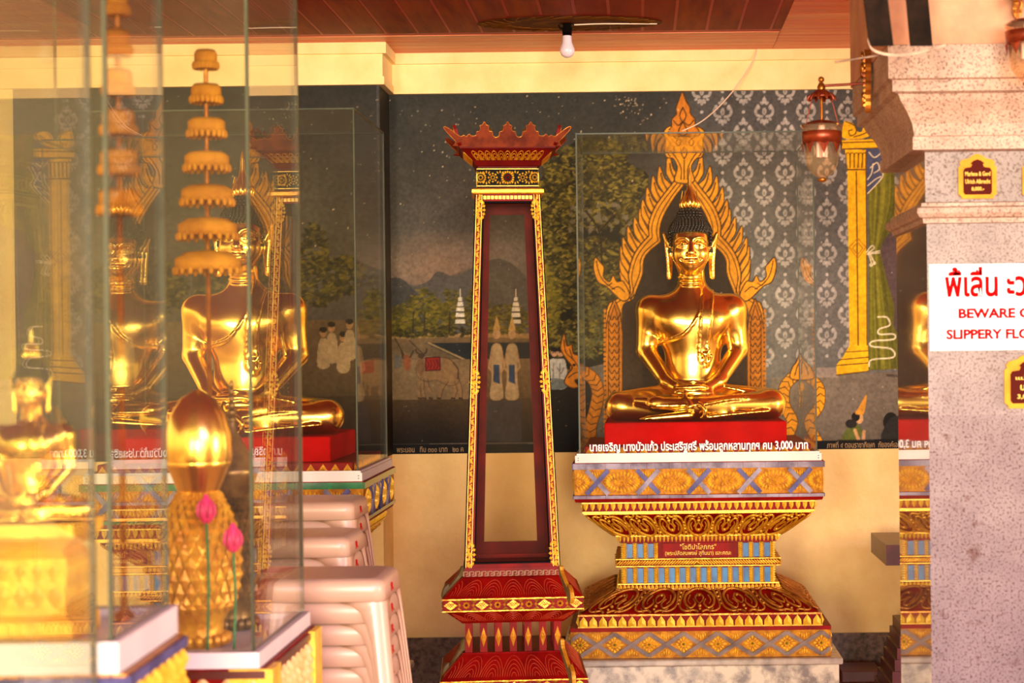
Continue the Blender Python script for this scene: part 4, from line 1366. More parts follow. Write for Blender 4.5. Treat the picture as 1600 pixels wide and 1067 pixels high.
def make_statue():
    root = empty('seated_golden_statue', (PX - 0.010, PY + 0.03, ZF + 0.0125 + HD))
    # torso, then the robe as a thin step on it, then limbs
    g = SDF((-0.42, -0.34, 0.0), (0.44, 0.20, 0.64), 0.0042)
    g.ell((0.005, 0.01, 0.16), (0.112, 0.088, 0.13), 0.05)
    g.ell((0.005, 0.005, 0.30), (0.108, 0.082, 0.16), 0.06)
    g.ell((0.0, 0.0, 0.40), (0.150, 0.095, 0.12), 0.06)
    g.ell((-0.07, -0.05, 0.405), (0.07, 0.045, 0.055), 0.04)
    g.ell((0.075, -0.05, 0.405), (0.07, 0.045, 0.055), 0.04)
    g.cap((-0.165, 0.012, 0.452), (0.165, 0.012, 0.452), 0.052, 0.052, 0.07)
    g.cap((0, 0.012, 0.50), (0.0, 0.006, 0.63), 0.056, 0.047, 0.05)
    # robe: region of the trunk to one side of the hem line
    x, y, z = g.ax[0][:, None, None], g.ax[1][None, :, None], g.ax[2][None, None, :]
    hem = smooth_curve([(0.075, 0.56), (0.046, 0.50), (0.030, 0.44), (-0.005, 0.385), (-0.05, 0.345), (-0.13, 0.325)], 8)
    hz = np.interp(g.ax[0], [q[0] for q in reversed(hem)], [q[1] for q in reversed(hem)])
    sd = (z - hz[:, None, None]) * 0.75
    front = np.where(y < 0.06, 0.0, 1.0)
    T0 = g.F.copy()
    g.F = np.minimum(g.F, np.maximum(T0 - 0.0045, sd))
    g.F = np.minimum(g.F, np.maximum(T0 - 0.0085, np.abs(sd + 0.004) - 0.005))
    xl, xr = 0.028 + 0.02 * np.clip((z - 0.3) / 0.25, 0, 1), 0.064 + 0.03 * np.clip((z - 0.3) / 0.25, 0, 1)
    box = np.maximum(np.maximum(xl - x, x - xr), np.maximum(0.275 - z, y))
    g.F = np.minimum(g.F, np.maximum(T0 - 0.0095, box))
    for e in (xl, xr):
        g.F = np.minimum(g.F, np.maximum(T0 - 0.012, np.maximum(np.maximum(np.abs(x - e) - 0.003, 0.275 - z), y)))
    # curled tails of the shawl
    fy = -0.088
    for c_ in ([(0.03, 0.275), (0.05, 0.30), (0.07, 0.285), (0.06, 0.265), (0.045, 0.27)], [(0.03, 0.262), (0.03, 0.235), (0.045, 0.24), (0.05, 0.255)], [(0.055, 0.262), (0.06, 0.232), (0.075, 0.245), (0.078, 0.262)], [(0.035, 0.245), (0.05, 0.218), (0.068, 0.236)]):
        g.chain([(a, fy + 0.012 * abs(b_ - 0.27) / 0.05, b_) for a, b_ in c_], 0.0055, 0.006, 4)
    # waist cord and folds
    for zz, rr in ((0.155, 0.0055), (0.142, 0.005)):
        g.chain([(-0.105, 0.0, zz + 0.012), (-0.07, -0.062, zz), (0.0, -0.083, zz - 0.006), (0.08, -0.06, zz), (0.115, 0.0, zz + 0.012)], rr, 0.008, 5)
    # arms
    for m in (-1, 1):
        g.cap((m * 0.172, 0.012, 0.450), (m * 0.190 + 0.003, 0.012, 0.29), 0.054, 0.041, 0.035)
        g.cap((m * 0.190 + 0.003, 0.012, 0.285), (m * 0.105, -0.105, 0.155), 0.041, 0.029, 0.012)
        g.cap((m * 0.105, -0.105, 0.155), (m * 0.055, -0.150, 0.128), 0.028, 0.026, 0.015)
    g.chain([(0.150, -0.030, 0.475), (0.140, -0.046, 0.40), (0.150, -0.040, 0.33), (0.160, -0.03, 0.28)], 0.006, 0.010, 5)
    # cuff
    g.chain([(0.118, -0.062, 0.178), (0.135, -0.095, 0.170), (0.115, -0.122, 0.150)], 0.010, 0.008, 4)
    # hands laid one on the other
    g.ell((0.01, -0.165, 0.112), (0.075, 0.036, 0.018), 0.012)
    g.ell((-0.012, -0.168, 0.134), (0.064, 0.034, 0.016), 0.010)
    for k in range(4):
        g.cap((-0.03 + 0.006 * k, -0.150 - 0.0135 * k, 0.140), (0.062 - 0.005 * abs(k - 1), -0.152 - 0.0135 * k, 0.133), 0.0085, 0.006, 0.003)
        g.cap((0.03, -0.150 - 0.0135 * k, 0.114), (-0.072 + 0.005 * abs(k - 1), -0.152 - 0.0135 * k, 0.112), 0.0085, 0.006, 0.003)
    g.cap((-0.04, -0.150, 0.150), (0.0, -0.156, 0.158), 0.009, 0.007, 0.004); g.cap((0.045, -0.150, 0.147), (0.0, -0.158, 0.158), 0.009, 0.007, 0.004)
    # crossed legs
    g.ell((0.0, -0.01, 0.06), (0.24, 0.15, 0.058), 0.03)
    g.cap((-0.10, 0.02, 0.070), (-0.300, -0.095, 0.062), 0.078, 0.056, 0.03); g.cap((0.10, 0.02, 0.070), (0.318, -0.095, 0.064), 0.078, 0.060, 0.03)
    g.cap((-0.302, -0.100, 0.055), (0.00, -0.185, 0.034), 0.052, 0.034, 0.02); g.cap((0.00, -0.185, 0.034), (0.14, -0.19, 0.026), 0.034, 0.026, 0.015)
    g.cap((0.320, -0.105, 0.060), (0.02, -0.205, 0.060), 0.056, 0.036, 0.018); g.cap((0.02, -0.205, 0.060), (-0.16, -0.205, 0.070), 0.036, 0.027, 0.012)
    g.cap((-0.14, -0.200, 0.074), (-0.225, -0.170, 0.082), 0.028, 0.018, 0.012)
    # foot of the lower leg, robe hems over the shins
    g.cap((-0.02, -0.235, 0.024), (-0.185, -0.232, 0.012), 0.020, 0.012, 0.01)
    for k in range(4):
        g.cap((-0.18, -0.226 - 0.006 * k, 0.014), (-0.215 + 0.006 * k, -0.226 - 0.007 * k, 0.011), 0.006, 0.005, 0.003)
    g.chain([(0.02, -0.243, 0.07), (0.045, -0.252, 0.045), (0.04, -0.246, 0.018)], 0.007, 0.006, 4)
    g.chain([(-0.03, -0.186, 0.118), (-0.034, -0.215, 0.096), (-0.014, -0.242, 0.066), (-0.02, -0.245, 0.055)], 0.008, 0.006, 4)
    g.chain([(0.30, -0.150, 0.085), (0.15, -0.205, 0.085), (0.02, -0.238, 0.066), (-0.15, -0.23, 0.062)], 0.005, 0.005, 5)
    g.chain([(0.13, -0.12, 0.132), (0.2, -0.13, 0.118), (0.26, -0.12, 0.11)], 0.006, 0.008, 4)
    g.chain([(0.30, -0.165, 0.035), (0.15, -0.225, 0.025), (0.03, -0.24, 0.012)], 0.008, 0.008, 5)
    P1, Q1 = g.mesh()
    P1 = relax(P1, Q1, 1)
    # head at a finer pitch
    h = SDF((-0.14, -0.17, 0.52), (0.14, 0.15, 0.86), 0.0021)
    h.cap((0, 0.012, 0.50), (0.0, 0.006, 0.63), 0.054, 0.046, 0.02)
    for zz in (0.545, 0.562, 0.580):
        h.chain([(-0.050, 0.0, zz + .004), (-0.03, -0.034, zz), (0, -0.045, zz - 0.003), (0.03, -0.034, zz), (0.050, 0.0, zz + .004)], 0.0055, 0.006, 5)
    h.ell((0, 0.010, 0.735), (0.080, 0.092, 0.095), 0.02)
    h.ell((0, -0.020, 0.672), (0.069, 0.068, 0.072), 0.04)
    h.ell((0, -0.050, 0.628), (0.032, 0.030, 0.026), 0.03)
    for m in (-1, 1):
        h.ell((m * 0.040, -0.054, 0.675), (0.028, 0.026, 0.032), 0.035)
        # brow, lids, ear
        h.chain([(m * 0.006, -0.090, 0.728), (m * 0.020, -0.090, 0.741), (m * 0.042, -0.080, 0.743), (m * 0.064, -0.058, 0.728)], 0.0036, 0.008, 5)
        h.ell((m * 0.034, -0.074, 0.712), (0.021, 0.014, 0.011), 0.008)
        h.chain([(m * 0.013, -0.084, 0.712), (m * 0.030, -0.090, 0.718), (m * 0.046, -0.082, 0.716), (m * 0.058, -0.070, 0.709)], 0.0026, 0.003, 4)
        h.chain([(m * 0.013, -0.084, 0.709), (m * 0.030, -0.088, 0.703), (m * 0.046, -0.080, 0.704), (m * 0.058, -0.070, 0.708)], 0.0022, 0.003, 4)
        h.cap((m * 0.084, 0.010, 0.738), (m * 0.086, 0.004, 0.585), 0.017, 0.009, 0.006, 0.8)
        h.chain([(m * 0.080, -0.012, 0.700), (m * 0.094, -0.010, 0.728), (m * 0.104, -0.004, 0.752), (m * 0.110, -0.002, 0.766)], (0.007, 0.004), 0.006, 4)
        h.chain([(m * 0.104, 0.0, 0.752), (m * 0.098, 0.0, 0.70), (m * 0.092, 0.0, 0.64), (m * 0.092, 0.0, 0.58)], 0.006, 0.008, 4)
        h.ell((m * 0.010, -0.097, 0.674), (0.0075, 0.009, 0.0065), 0.009)
    h.chain([(0, -0.080, 0.735), (0, -0.094, 0.712), (0, -0.106, 0.690), (0, -0.112, 0.678)], (0.0065, 0.0095), 0.010, 4)
    # lips
    h.chain([(-0.030, -0.078, 0.650), (-0.016, -0.090, 0.6495), (-0.005, -0.097, 0.651), (0, -0.096, 0.6495), (0.005, -0.097, 0.651), (0.016, -0.090, 0.6495), (0.030, -0.078, 0.650)], 0.0036, 0.008, 4)
    h.chain([(-0.024, -0.080, 0.643), (-0.012, -0.092, 0.6395), (0, -0.095, 0.6385), (0.012, -0.092, 0.6395), (0.024, -0.080, 0.643)], 0.0055, 0.005, 4)
    for m in (-1, 1):
        h.sub_cap((m * 0.036, -0.086, 0.650), (m * 0.041, -0.080, 0.657), 0.0035)
    P2, Q2 = h.mesh()
    P2 = relax(P2, Q2, 2)
    np_mesh('body', np.concatenate([P1, P2]), np.concatenate([Q1, Q2 + len(P1)]), M['buddha_gold'], root)
    # hair in small curls with a crown of hair, and the flame on it
    b = MB()
    b.lathe([(0.082, 0.0), (0.087, 0.035), (0.084, 0.06), (0.072, 0.082), (0.056, 0.094), (0.050, 0.106), (0.047, 0.122), (0.036, 0.136), (0.016, 0.143), (0.001, 0.145)], 28, (0, 0.014, 0.735))
    def curl(x_, y_, z_, r):
        b.sphere((x_, y_, z_), r, 7, 5)
    for row in range(9):
        t = row / 8
        zz = 0.772 + 0.046 * t if row < 9 else 0
        rr = 0.087 - 0.030 * t ** 1.6
        n = int(2 * math.pi * rr / 0.0135)
        for k in range(n):
            a = 2 * math.pi * (k + 0.5 * (row % 2)) / n
            dip = 0.012 * max(0, -math.sin(a)) * (1 - t) * 0
            curl(rr * math.cos(a) * 1.0, 0.014 + rr * 1.07 * math.sin(a), zz + dip + 0.010 * (row / 8), 0.0068)
    for row in range(4):
        rr = (0.052, 0.049, 0.042, 0.026)[row]
        zz = (0.838, 0.850, 0.862, 0.873)[row]
        n = int(2 * math.pi * rr / 0.0135)
        for k in range(n):
            a = 2 * math.pi * (k + 0.5 * (row % 2)) / n
            curl(rr * math.cos(a), 0.014 + rr * math.sin(a), zz, 0.0065)
    for m in (-1, 1):
        for k in range(7):
            for q in range(3):
                curl(m * (0.084 + 0.001 * q), -0.024 + 0.017 * q + 0.008 * (k % 2), 0.768 - 0.013 * k, 0.0066)
    hair = b.build('hair', M['hair'], root)
    b = MB()
    z0 = 0.868
    b.lathe([(0.012, -0.006), (0.030, 0.004), (0.036, 0.018), (0.034, 0.036), (0.024, 0.056), (0.014, 0.078), (0.0095, 0.10), (0.008, 0.13), (0.005, 0.155), (0.001, 0.170)], 18, (0, 0.012, z0))
    for k in range(14):
        a = 2 * math.pi * k / 14
        ca, sa = math.cos(a), math.sin(a)
        hh = 0.055 + 0.02 * (k % 2)
        b.tube([(ca * r, 0.012 + sa * r, z0 + z_) for r, z_ in smooth_curve([(0.014, -0.004), (0.033, 0.002), (0.0395, 0.018), (0.036, 0.038), (0.030, hh)], 3)], [0.006, 0.006, 0.006, 0.006, 0.006, 0.006, 0.006, 0.0055, 0.005, 0.004, 0.003, 0.002, 0.001], 6)
    b.build('flame_finial', M['buddha_gold'], root)
    for m in (-1, 1):
        b = MB()
        b.sphere((m * 0.034, -0.0845, 0.7105), (0.009, 0.005, 0.0042), 10, 6)
        b.build('eye', M['hair'], root)
    return root

statue = make_statue()
tag(statue, 'large golden statue seated in meditation before the painted flame arch', 'statue', 'golden statues')

# the same shrine again in the corner by the projecting wall
DX, DY = -1.666, -0.85
for src, lab in ((plinth, 'grey marble plinth of the corner shrine behind the white stools'),
                 (pedestal, 'carved gilt pedestal with green glass bands behind the stacked white stools'),
                 (case, 'glass display case in the corner between the stools and the projecting wall'),
                 (dais, 'red cloth dais inside the corner glass case behind the stools'),
                 (statue, 'golden seated statue inside the corner glass case behind the stools')):
    c_ = copy_tree(src, skip=('inscription_panel',))
    c_.location = (src.location.x + DX, src.location.y + DY, src.location.z)
    c_['label'] = lab
    if src is pedestal:
        for ch in kids(c_):
            if ch.name.startswith('edge_strip'):
                for s_ in ch.material_slots:
                    s_.link = 'OBJECT'
                    s_.material = M['green']
ta, tb = W(921, 708.5, PY - 0.376), W(1262, 684, PY - 0.376)
text_obj('donor_lettering', 'นายเจริญ นางบัวแก้ว ประเสริฐศรี พร้อมลูกหลานทุกฯ คน 3,000 บาท', M['text_white'], front_pane, (-0.424, -0.3755, Zat(708.5, PY - .376, 1092) - ZF), (1, 0, 0), (0, 0, 1), tb.x - ta.x, tb.z - ta.z, bold=0.028)

# ------------------------------------------------------------------ tapered lacquer cabinet
M['crown_face'] = pmat('aged_red_gilding', C(120, 46, 16), C(84, 26, 9), 30, 0.45, 0.1, spec=0.1)
def make_cabinet():
    YF = 6.40
    k = YF / FPX
    cx, cy = Xat(791, YF, 620), YF + 0.17
    root = empty('lacquer_cabinet', (cx, cy, 0), math.radians(5))
    z = lambda v: Zat(v, YF, 791)
    R_, RD, G, BK = M['red'], M['red_dark'], M['gold'], M['black']
    h = lambda w: w / 2 * k
    # base tiers
    b = MB()
    def st(*pv):
        b.stack([(h(w), h(w), z(v)) for v, w in pv])
    b.stack([(0.27, 0.27, 0.0), (0.27, 0.27, 0.13), (0.22, 0.22, 0.14), (0.22, 0.22, 0.30), (0.235, 0.235, z(1085)), (h(226), h(226), z(1076)), (h(226), h(226), z(1056)), (h(222), h(222), z(1054)), (h(160), h(160), z(1020)), (h(158), h(158), z(1018))])
    st((972, 158), (969, 164), (952, 204), (950, 216), (930, 216), (928, 212), (902, 160), (900, 152), (887, 150))
    b.build('base_tiers', R_, root)
    # low colonnettes between the tiers
    def post(x_, y_, nm='colonnette', w=0.0125):
        b = MB()
        b.box(x_ - w, x_ + w, y_ - w, y_ + w, z(1018), z(972))
        f = frame((x_, y_ - w, (z(1018) + z(972)) / 2), (1, 0, 0), (0, 0, 1))
        b.pyr([(0, -0.034), (0.010, 0), (0, 0.034), (-0.010, 0)], (0, 0), f, 0.004, 1)
        for q in range(6):
            petal(b, f, 0, 0, q * math.pi / 3, 0.002, 0.0085, 0.003, 0.007, 1)
        b.build(nm, [R_, G], root)
    hh = h(150)
    for i in range(7):
        post(-hh + 0.0125 + i * (2 * hh - 0.025) / 6, -hh + 0.013)
    for i in (0, 2, 4, 6):
        post(-hh + 0.0125 + i * (2 * hh - 0.025) / 6, hh - 0.013)
    for i in (2, 4):
        for s_ in (-1, 1):
            post(s_ * (hh - 0.013), -hh + 0.0125 + i * (2 * hh - 0.025) / 6)
    # gilt patterned bands round the base
    b = MB()
    for v0, v1, w in ((950, 930, 217), (1076, 1056, 227)):
        z0, z1, a = z(v0), z(v1), h(w)
        for f, L in side_frames(a, a, z0):
            H = z1 - z0
            b.prism([(-L, 0), (L, 0), (L, 0.004), (-L, 0.004)], f, 0.002, 0); b.prism([(-L, H - 0.004), (L, H - 0.004), (L, H), (-L, H)], f, 0.002, 0)
            n = 9
            for i in range(n):
                c = -L + (i + .5) * 2 * L / n
                e = L / n
                if i % 2 == 0:
                    b.prism([(c - e * .85, H / 2), (c, 0.006), (c + e * .85, H / 2), (c, H - 0.006)], f, 0.002, 0)
                    for q in (-1, 0, 1):
                        bar(b, f, (c + q * e * .3 - e * .35, H / 2 - 0.006), (c + q * e * .3 + e * .2, H / 2 + 0.008), 0.0016, 1, 0.0032)
                        bar(b, f, (c + q * e * .3 + e * .35, H / 2 - 0.006), (c + q * e * .3 - e * .2, H / 2 + 0.008), 0.0016, 1, 0.0032)
                else:
                    for q in range(8):
                        petal(b, f, c, H / 2, q * math.pi / 4, 0.004, 0.013, 0.0045, 0.003, 0)
                    for s_ in (-1, 1):
                        petal(b, f, c + s_ * e * .3, H / 2, 0 if s_ > 0 else math.pi, 0.010, e * .8, 0.007, 0.003, 0)
                    petal(b, f, c, H / 2, 0, -0.004, 0.004, 0.004, 0.006, 2)
                for s_ in (-1, 1):
                    for yy, sg in ((0.005, 1), (H - 0.005, -1)):
                        b.pyr([(c + s_ * e - e * .45, yy), (c + s_ * e + e * .45, yy), (c + s_ * e, yy + sg * 0.011)] if sg > 0 else [(c + s_ * e + e * .45, yy), (c + s_ * e - e * .45, yy), (c + s_ * e, yy + sg * 0.011)], (c + s_ * e, yy + sg * .004), f, 0.002, 0) if abs(c + s_ * e) + e * .45 < L else None
    b.build('gilt_band', [G, RD, M['plaque_dark']], root)
    # engraved lines on the sloping tiers
    b = MB()
    for v0, w0, v1, w1 in ((929, 212, 903, 161), (1054, 222, 1021, 160), (952, 204, 969, 164)):
        lo, hi = (h(w0), h(w0), z(v0)), (h(w1), h(w1), z(v1))
        if v0 == 952:
            lo, hi = hi, lo
        for f, L, H in slope_frames(lo, hi):
            n = 6
            for i in range(-n // 2, n // 2 + 1):
                c = i * 2.0 / n
                for r in (0.1, 0.2, 0.3, 0.4, 0.5):
                    pts = []
                    for q in range(11):
                        t = math.pi * q / 10
                        s_, tt = c + r * 2.0 / n * 1.0 * math.cos(t), 0.08 + r * 1.7 * math.sin(t)
                        if abs(s_) < 0.97 and tt < 0.95:
                            pts.append(f(s_, tt, 0.0007))
                    if len(pts) > 2:
                        b.tube(pts, 0.0011, 4)
    b.build('engraved_lines', pmat('red_engraving', C(186, 66, 30), None, rough=0.4), root)
    # fret band
    b = MB()
    a = h(153)
    for f, L in side_frames(a, a, z(899)):
        H = z(892) - z(899)
        for i in range(16):
            c = -L + (i + .5) * 2 * L / 16
            e = L / 16 * 0.85
            for q in ([(c - e, 0), (c - e, H), (c + e * .4, H), (c + e * .4, H * .4), (c - e * .3, H * .4)], [(c + e, H), (c + e, 0), (c - e * .2, 0)]):
                for j in range(len(q) - 1):
                    bar(b, f, q[j], q[j + 1], 0.0022, 0, 0.0015)
    b.build('fret_band', M['text_tan'], root)
    # tapering body: four posts, rails, inner frames, panes
    a0, a1, z0, z1 = h(148), h(101), z(887), z(301)
    hw = lambda t: a0 + (a1 - a0) * t
    zz = lambda t: z0 + (z1 - z0) * t
    b = MB()
    pw = lambda t: 0.030 - 0.006 * t
    for sx_ in (-1, 1):
        for sy_ in (-1, 1):
            rings = []
            for t in (0, 1):
                x1_, y1_ = sx_ * hw(t), sy_ * hw(t)
                x0_, y0_ = sx_ * (hw(t) - pw(t)), sy_ * (hw(t) - pw(t))
                q = [(min(x0_, x1_), min(y0_, y1_)), (max(x0_, x1_), min(y0_, y1_)), (max(x0_, x1_), max(y0_, y1_)), (min(x0_, x1_), max(y0_, y1_))]
                rings.append([(p_[0], p_[1], zz(t)) for p_ in q])
            b.loft(rings, 0)
    for z_0, z_1, t in ((z(312), z1, 0.99), (z0, z(881), 0.005)):
        a = hw(t) - 0.0005
        for f in range(4):
            q = 0.026
            (b.box(-a + q, a - q, -a, -a + q, z_0, z_1) if f == 0 else b.box(-a + q, a - q, a - q, a, z_0, z_1) if f == 1 else b.box(-a, -a + q, -a + q, a - q, z_0, z_1) if f == 2 else b.box(a - q, a, -a + q, a - q, z_0, z_1))
    b.build('body_frame', R_, root)
    # black beads along the openings
    b = MB()
    for s_ in (-1, 1):
        b.tube([(s_ * (hw(t) - pw(t) - 0.002), -hw(t) + 0.004, zz(t)) for t in (0.01, 0.98)], 0.0045, 5)
        b.tube([(s_ * (hw(t) + 0.001), -hw(t) + 0.001, zz(t)) for t in (0.0, 1.0)], 0.0022, 5)
    for t in (0.012, 0.978):
        b.tube([(-(hw(t) - pw(t)), -hw(t) + 0.004, zz(t)), (hw(t) - pw(t), -hw(t) + 0.004, zz(t))], 0.005, 5)
    b.build('black_beading', BK, root)
    # gilt scroll work on the stiles of every face
    b = MB()
    for rot in range(4):
        ca, sa = (1, 0, -1, 0)[rot], (0, 1, 0, -1)[rot]
        for s_ in (-1, 1):
            def F(o_, zt, d):
                t = (zt - z0) / (z1 - z0)
                x_, y_ = s_ * (hw(t) - 0.012 - o_), -hw(t) - d
                return Vector((x_ * ca - y_ * sa, x_ * sa + y_ * ca, zt))
            fr = (lambda a, c, d=0.0: F(-a, c, d)) if s_ > 0 else (lambda a, c, d=0.0: F(a, c, d))
            for e in (-0.0105, 0.0085):
                q = [(e, z0 + .002), (e + 0.0022, z0 + .002), (e + 0.0022, z1 - .002), (e, z1 - .002)]
                b.prism(q, fr, 0.0012, 0)
            n = 58
            for i in range(n):
                c = z0 + (i + .5) * (z1 - z0) / n
                sg = 1 if i % 2 else -1
                b.pyr([(-0.006 * sg, c - 0.011), (0.005 * sg, c - 0.005), (0.006 * sg, c + 0.010), (-0.002 * sg, c + 0.003)] if sg > 0 else [(-0.002 * sg, c + 0.003), (0.006 * sg, c + 0.010), (0.005 * sg, c - 0.005), (-0.006 * sg, c - 0.011)], (0.001 * sg, c), fr, 0.003)
                b.pyr([(0.001, c + 0.004), (0.005, c + 0.008), (0.001, c + 0.012), (-0.003, c + 0.008)], (0.001, c + .008), fr, 0.003)
            for vm, L_, w_ in ((597, 0.075, 0.021), (326, 0.06, 0.016), (866, 0.075, 0.017)):
                zc = z(vm)
                sh = 0.006 if s_ < 0 else -0.006
                for q in range(14):
                    t = 2 * math.pi * q / 14
                    petal(b, fr, sh + 0.0075 * math.cos(t), zc + L_ * 0.45 * math.sin(t), t, -0.002, 0.011, 0.006, 0.003)
                petal(b, fr, sh, zc, 0, -0.008, 0.008, 0.008, 0.006)
    for rot in range(4):
        f, L = side_frames(hw(.985), hw(.985), z(309))[rot]
        for i in range(13):
            b.prism([(-L + .026 + i * (2 * L - .052) / 13 + .001, 0), (-L + .026 + (i + 1) * (2 * L - .052) / 13 - .002, 0), (-L + .026 + (i + 1) * (2 * L - .052) / 13 - .002, 0.012), (-L + .026 + i * (2 * L - .052) / 13 + .001, 0.012)], f, 0.0015, 0)
    b.build('gilt_scroll_work', M['gold_pale'], root)
    # inner red boards with a tall opening (back and both sides)
    for nm, rot in (('inner_board', 2), ('inner_board', 1), ('inner_board', 3)):
        b = MB()
        ca, sa = (1, 0, -1, 0)[rot], (0, 1, 0, -1)[rot]
        def tr(x_, y_, z_):
            return (x_ * ca - y_ * sa, x_ * sa + y_ * ca, z_)
        ins = 0.027
        ia = lambda t: hw(t) - pw(t) + 0.001
        oo = lambda t: ia(t) - (0.037 - 0.008 * t)
        for s_ in (-1, 1):
            rings = []
            for t in (0.002, 0.995):
                x0_, x1_ = sorted((s_ * oo(t), s_ * ia(t)))
                y0_, y1_ = -hw(t) + 0.012, -hw(t) + 0.022
                rings.append([tr(x0_, y0_, zz(t)), tr(x1_, y0_, zz(t)), tr(x1_, y1_, zz(t)), tr(x0_, y1_, zz(t))])
            b.loft(rings, 0)
        for t0, t1 in ((0.002, 0.045), (0.955, 0.995)):
            rings = []
            for t in (t0, t1):
                y0_, y1_ = -hw(t) + 0.012, -hw(t) + 0.022
                rings.append([tr(-oo(t), y0_, zz(t)), tr(oo(t), y0_, zz(t)), tr(oo(t), y1_, zz(t)), tr(-oo(t), y1_, zz(t))])
            b.loft(rings, 0)
        b.build(nm, RD, root)
    for rot in range(4):
        ca, sa = (1, 0, -1, 0)[rot], (0, 1, 0, -1)[rot]
        b = MB()
        rings = []
        for t in (0.012, 0.978):
            a = hw(t) - pw(t)
            rings.append([(x_ * ca - y_ * sa, x_ * sa + y_ * ca, zz(t)) for x_, y_ in ((-a, -hw(t) + 0.005), (a, -hw(t) + 0.005), (a, -hw(t) + 0.009), (-a, -hw(t) + 0.009))])
        b.loft(rings, 0)
        b.build('glass_pane', M['glass_cabinet'], root)
    # head: ledge, frieze box, cove, flared crown boards
    b = MB()
    b.stack([(h(108), h(108), z(301)), (h(113), h(113), z(299)), (h(113), h(113), z(294)), (h(104), h(104), z(292))])
    b.build('gilt_ledge', G, root)
    b = MB()
    b.stack([(h(94), h(94), z(292)), (h(94), h(94), z(257)), (h(100), h(100), z(256)), (h(108), h(108), z(248)), (h(142), h(142), z(233)), (h(150), h(150), z(231)), (h(150), h(150), z(227))])
    b.build('head_block', RD, root)
    b = MB()
    for f, L in side_frames(h(94.5), h(94.5), z(290)):
        H = z(259) - z(290)
        b.prism([(-L, 0), (L, 0), (L, H), (-L, H)], f, 0.0012, 0, 1)
        for yy in (0.003, H - 0.006):
            b.prism([(-L, yy), (L, yy), (L, yy + .003), (-L, yy + .003)], f, 0.003, 0)
        for c, r in ((0, 0.026), (-0.052, 0.019), (0.052, 0.019), (-0.094, 0.022), (0.094, 0.022)):
            n = 16 if r > .02 else 8
            for q in range(n):
                petal(b, f, c, H / 2, 2 * math.pi * q / n, r * .45, r, r * (.2 if n == 16 else .3), 0.005, 0, L)
            for q in range(8):
                petal(b, f, c, H / 2, 2 * math.pi * q / 8 + .2, 0.003, r * .5, 0.004, 0.006, 2 if c == 0 else 0, L)
        for c in (-0.026, 0.026, -0.074, 0.074):
            for sy_ in (-1, 1):
                for q in (-0.6, 0, 0.6):
                    petal(b, f, c, H / 2 + sy_ * 0.004, sy_ * math.pi / 2 + q, 0.006, 0.024, 0.004, 0.004, 0, L)
    b.build('flower_frieze', [M['gold_pale'], BK, M['red']], root)
    b = MB()
    lo, hi = (h(108), h(108), z(248)), (h(142), h(142), z(233))
    for f, L, H in slope_frames(lo, hi):
        for i in range(-6, 7):
            c = i / 6.3
            for r in (0.35, 0.7, 1.0):
                pts = [f(c + r * 0.085 * math.cos(t_), 0.05 + 0.85 * r * math.sin(t_), 0.001) for t_ in [math.pi * q / 8 for q in range(9)]]
                if abs(c) < 0.95:
                    b.tube(pts, 0.0014, 4)
    b.build('leaf_cove', M['gold'], root)
    # carved crown boards leaning outwards
    half = [(74, 0), (80, 8), (97, 28), (98, 34), (90, 30), (78, 20), (72, 17), (68, 19), (64, 17), (60, 21), (56, 18)]
    def lobe(c):
        return [(c + 13, 19), (c + 12, 25), (c + 8, 26), (c + 6, 31), (c + 7, 35), (c + 3, 37), (c, 42), (c - 3, 37), (c - 7, 35), (c - 6, 31), (c - 8, 26), (c - 12, 25), (c - 13, 19)]
    out = half + lobe(36) + [(20, 16), (16, 16)] + lobe(0) + [(-16, 16), (-20, 16)] + lobe(-36) + [(-a_, c_) for a_, c_ in half[::-1]]
    for rot in range(4):
        ca, sa = (1, 0, -1, 0)[rot], (0, 1, 0, -1)[rot]
        a = h(148)
        up = Vector((0, -0.25, 0.95))
        f0 = frame((0, -a, z(228)), (1, 0, 0), up)
        def F(a_, b__, d=0.0):
            q = f0(a_, b__, d)
            q.y -= 0.022 * max(0, (abs(a_) - h(150)) / h(50)) * 0
            return Vector((q.x * ca - q.y * sa, q.x * sa + q.y * ca, q.z))
        b = MB()
        P_ = smooth_curve([((x_ if rot % 2 == 0 else max(min(x_, 76), -76)) * k, y_ * k * 0.92) for x_, y_ in out], 3, True)
        b.prism(P_, F, 0.006, -0.006, 0, 1)
        for c in (-34, 0, 34):
            for q in (-.9, -.3, .3, .9):
                petal(b, F, c * k, 20 * k, math.pi / 2 + q, 0.004, 0.028, 0.006, 0.004, 2, 9)
        f1 = lambda p_, d_=0.006: F(p_[0], p_[1], d_)
        for i in range(0, len(P_), 1):
            p0, p1 = P_[i], P_[(i + 1) % len(P_)]
            if min(p0[1], p1[1]) > 2 * k:
                b.tube([f1(p0), f1(p1)], 0.0016, 4, 2, False)
        b.build('crown_board', [M['crown_face'], M['red'], M['brass']], root)
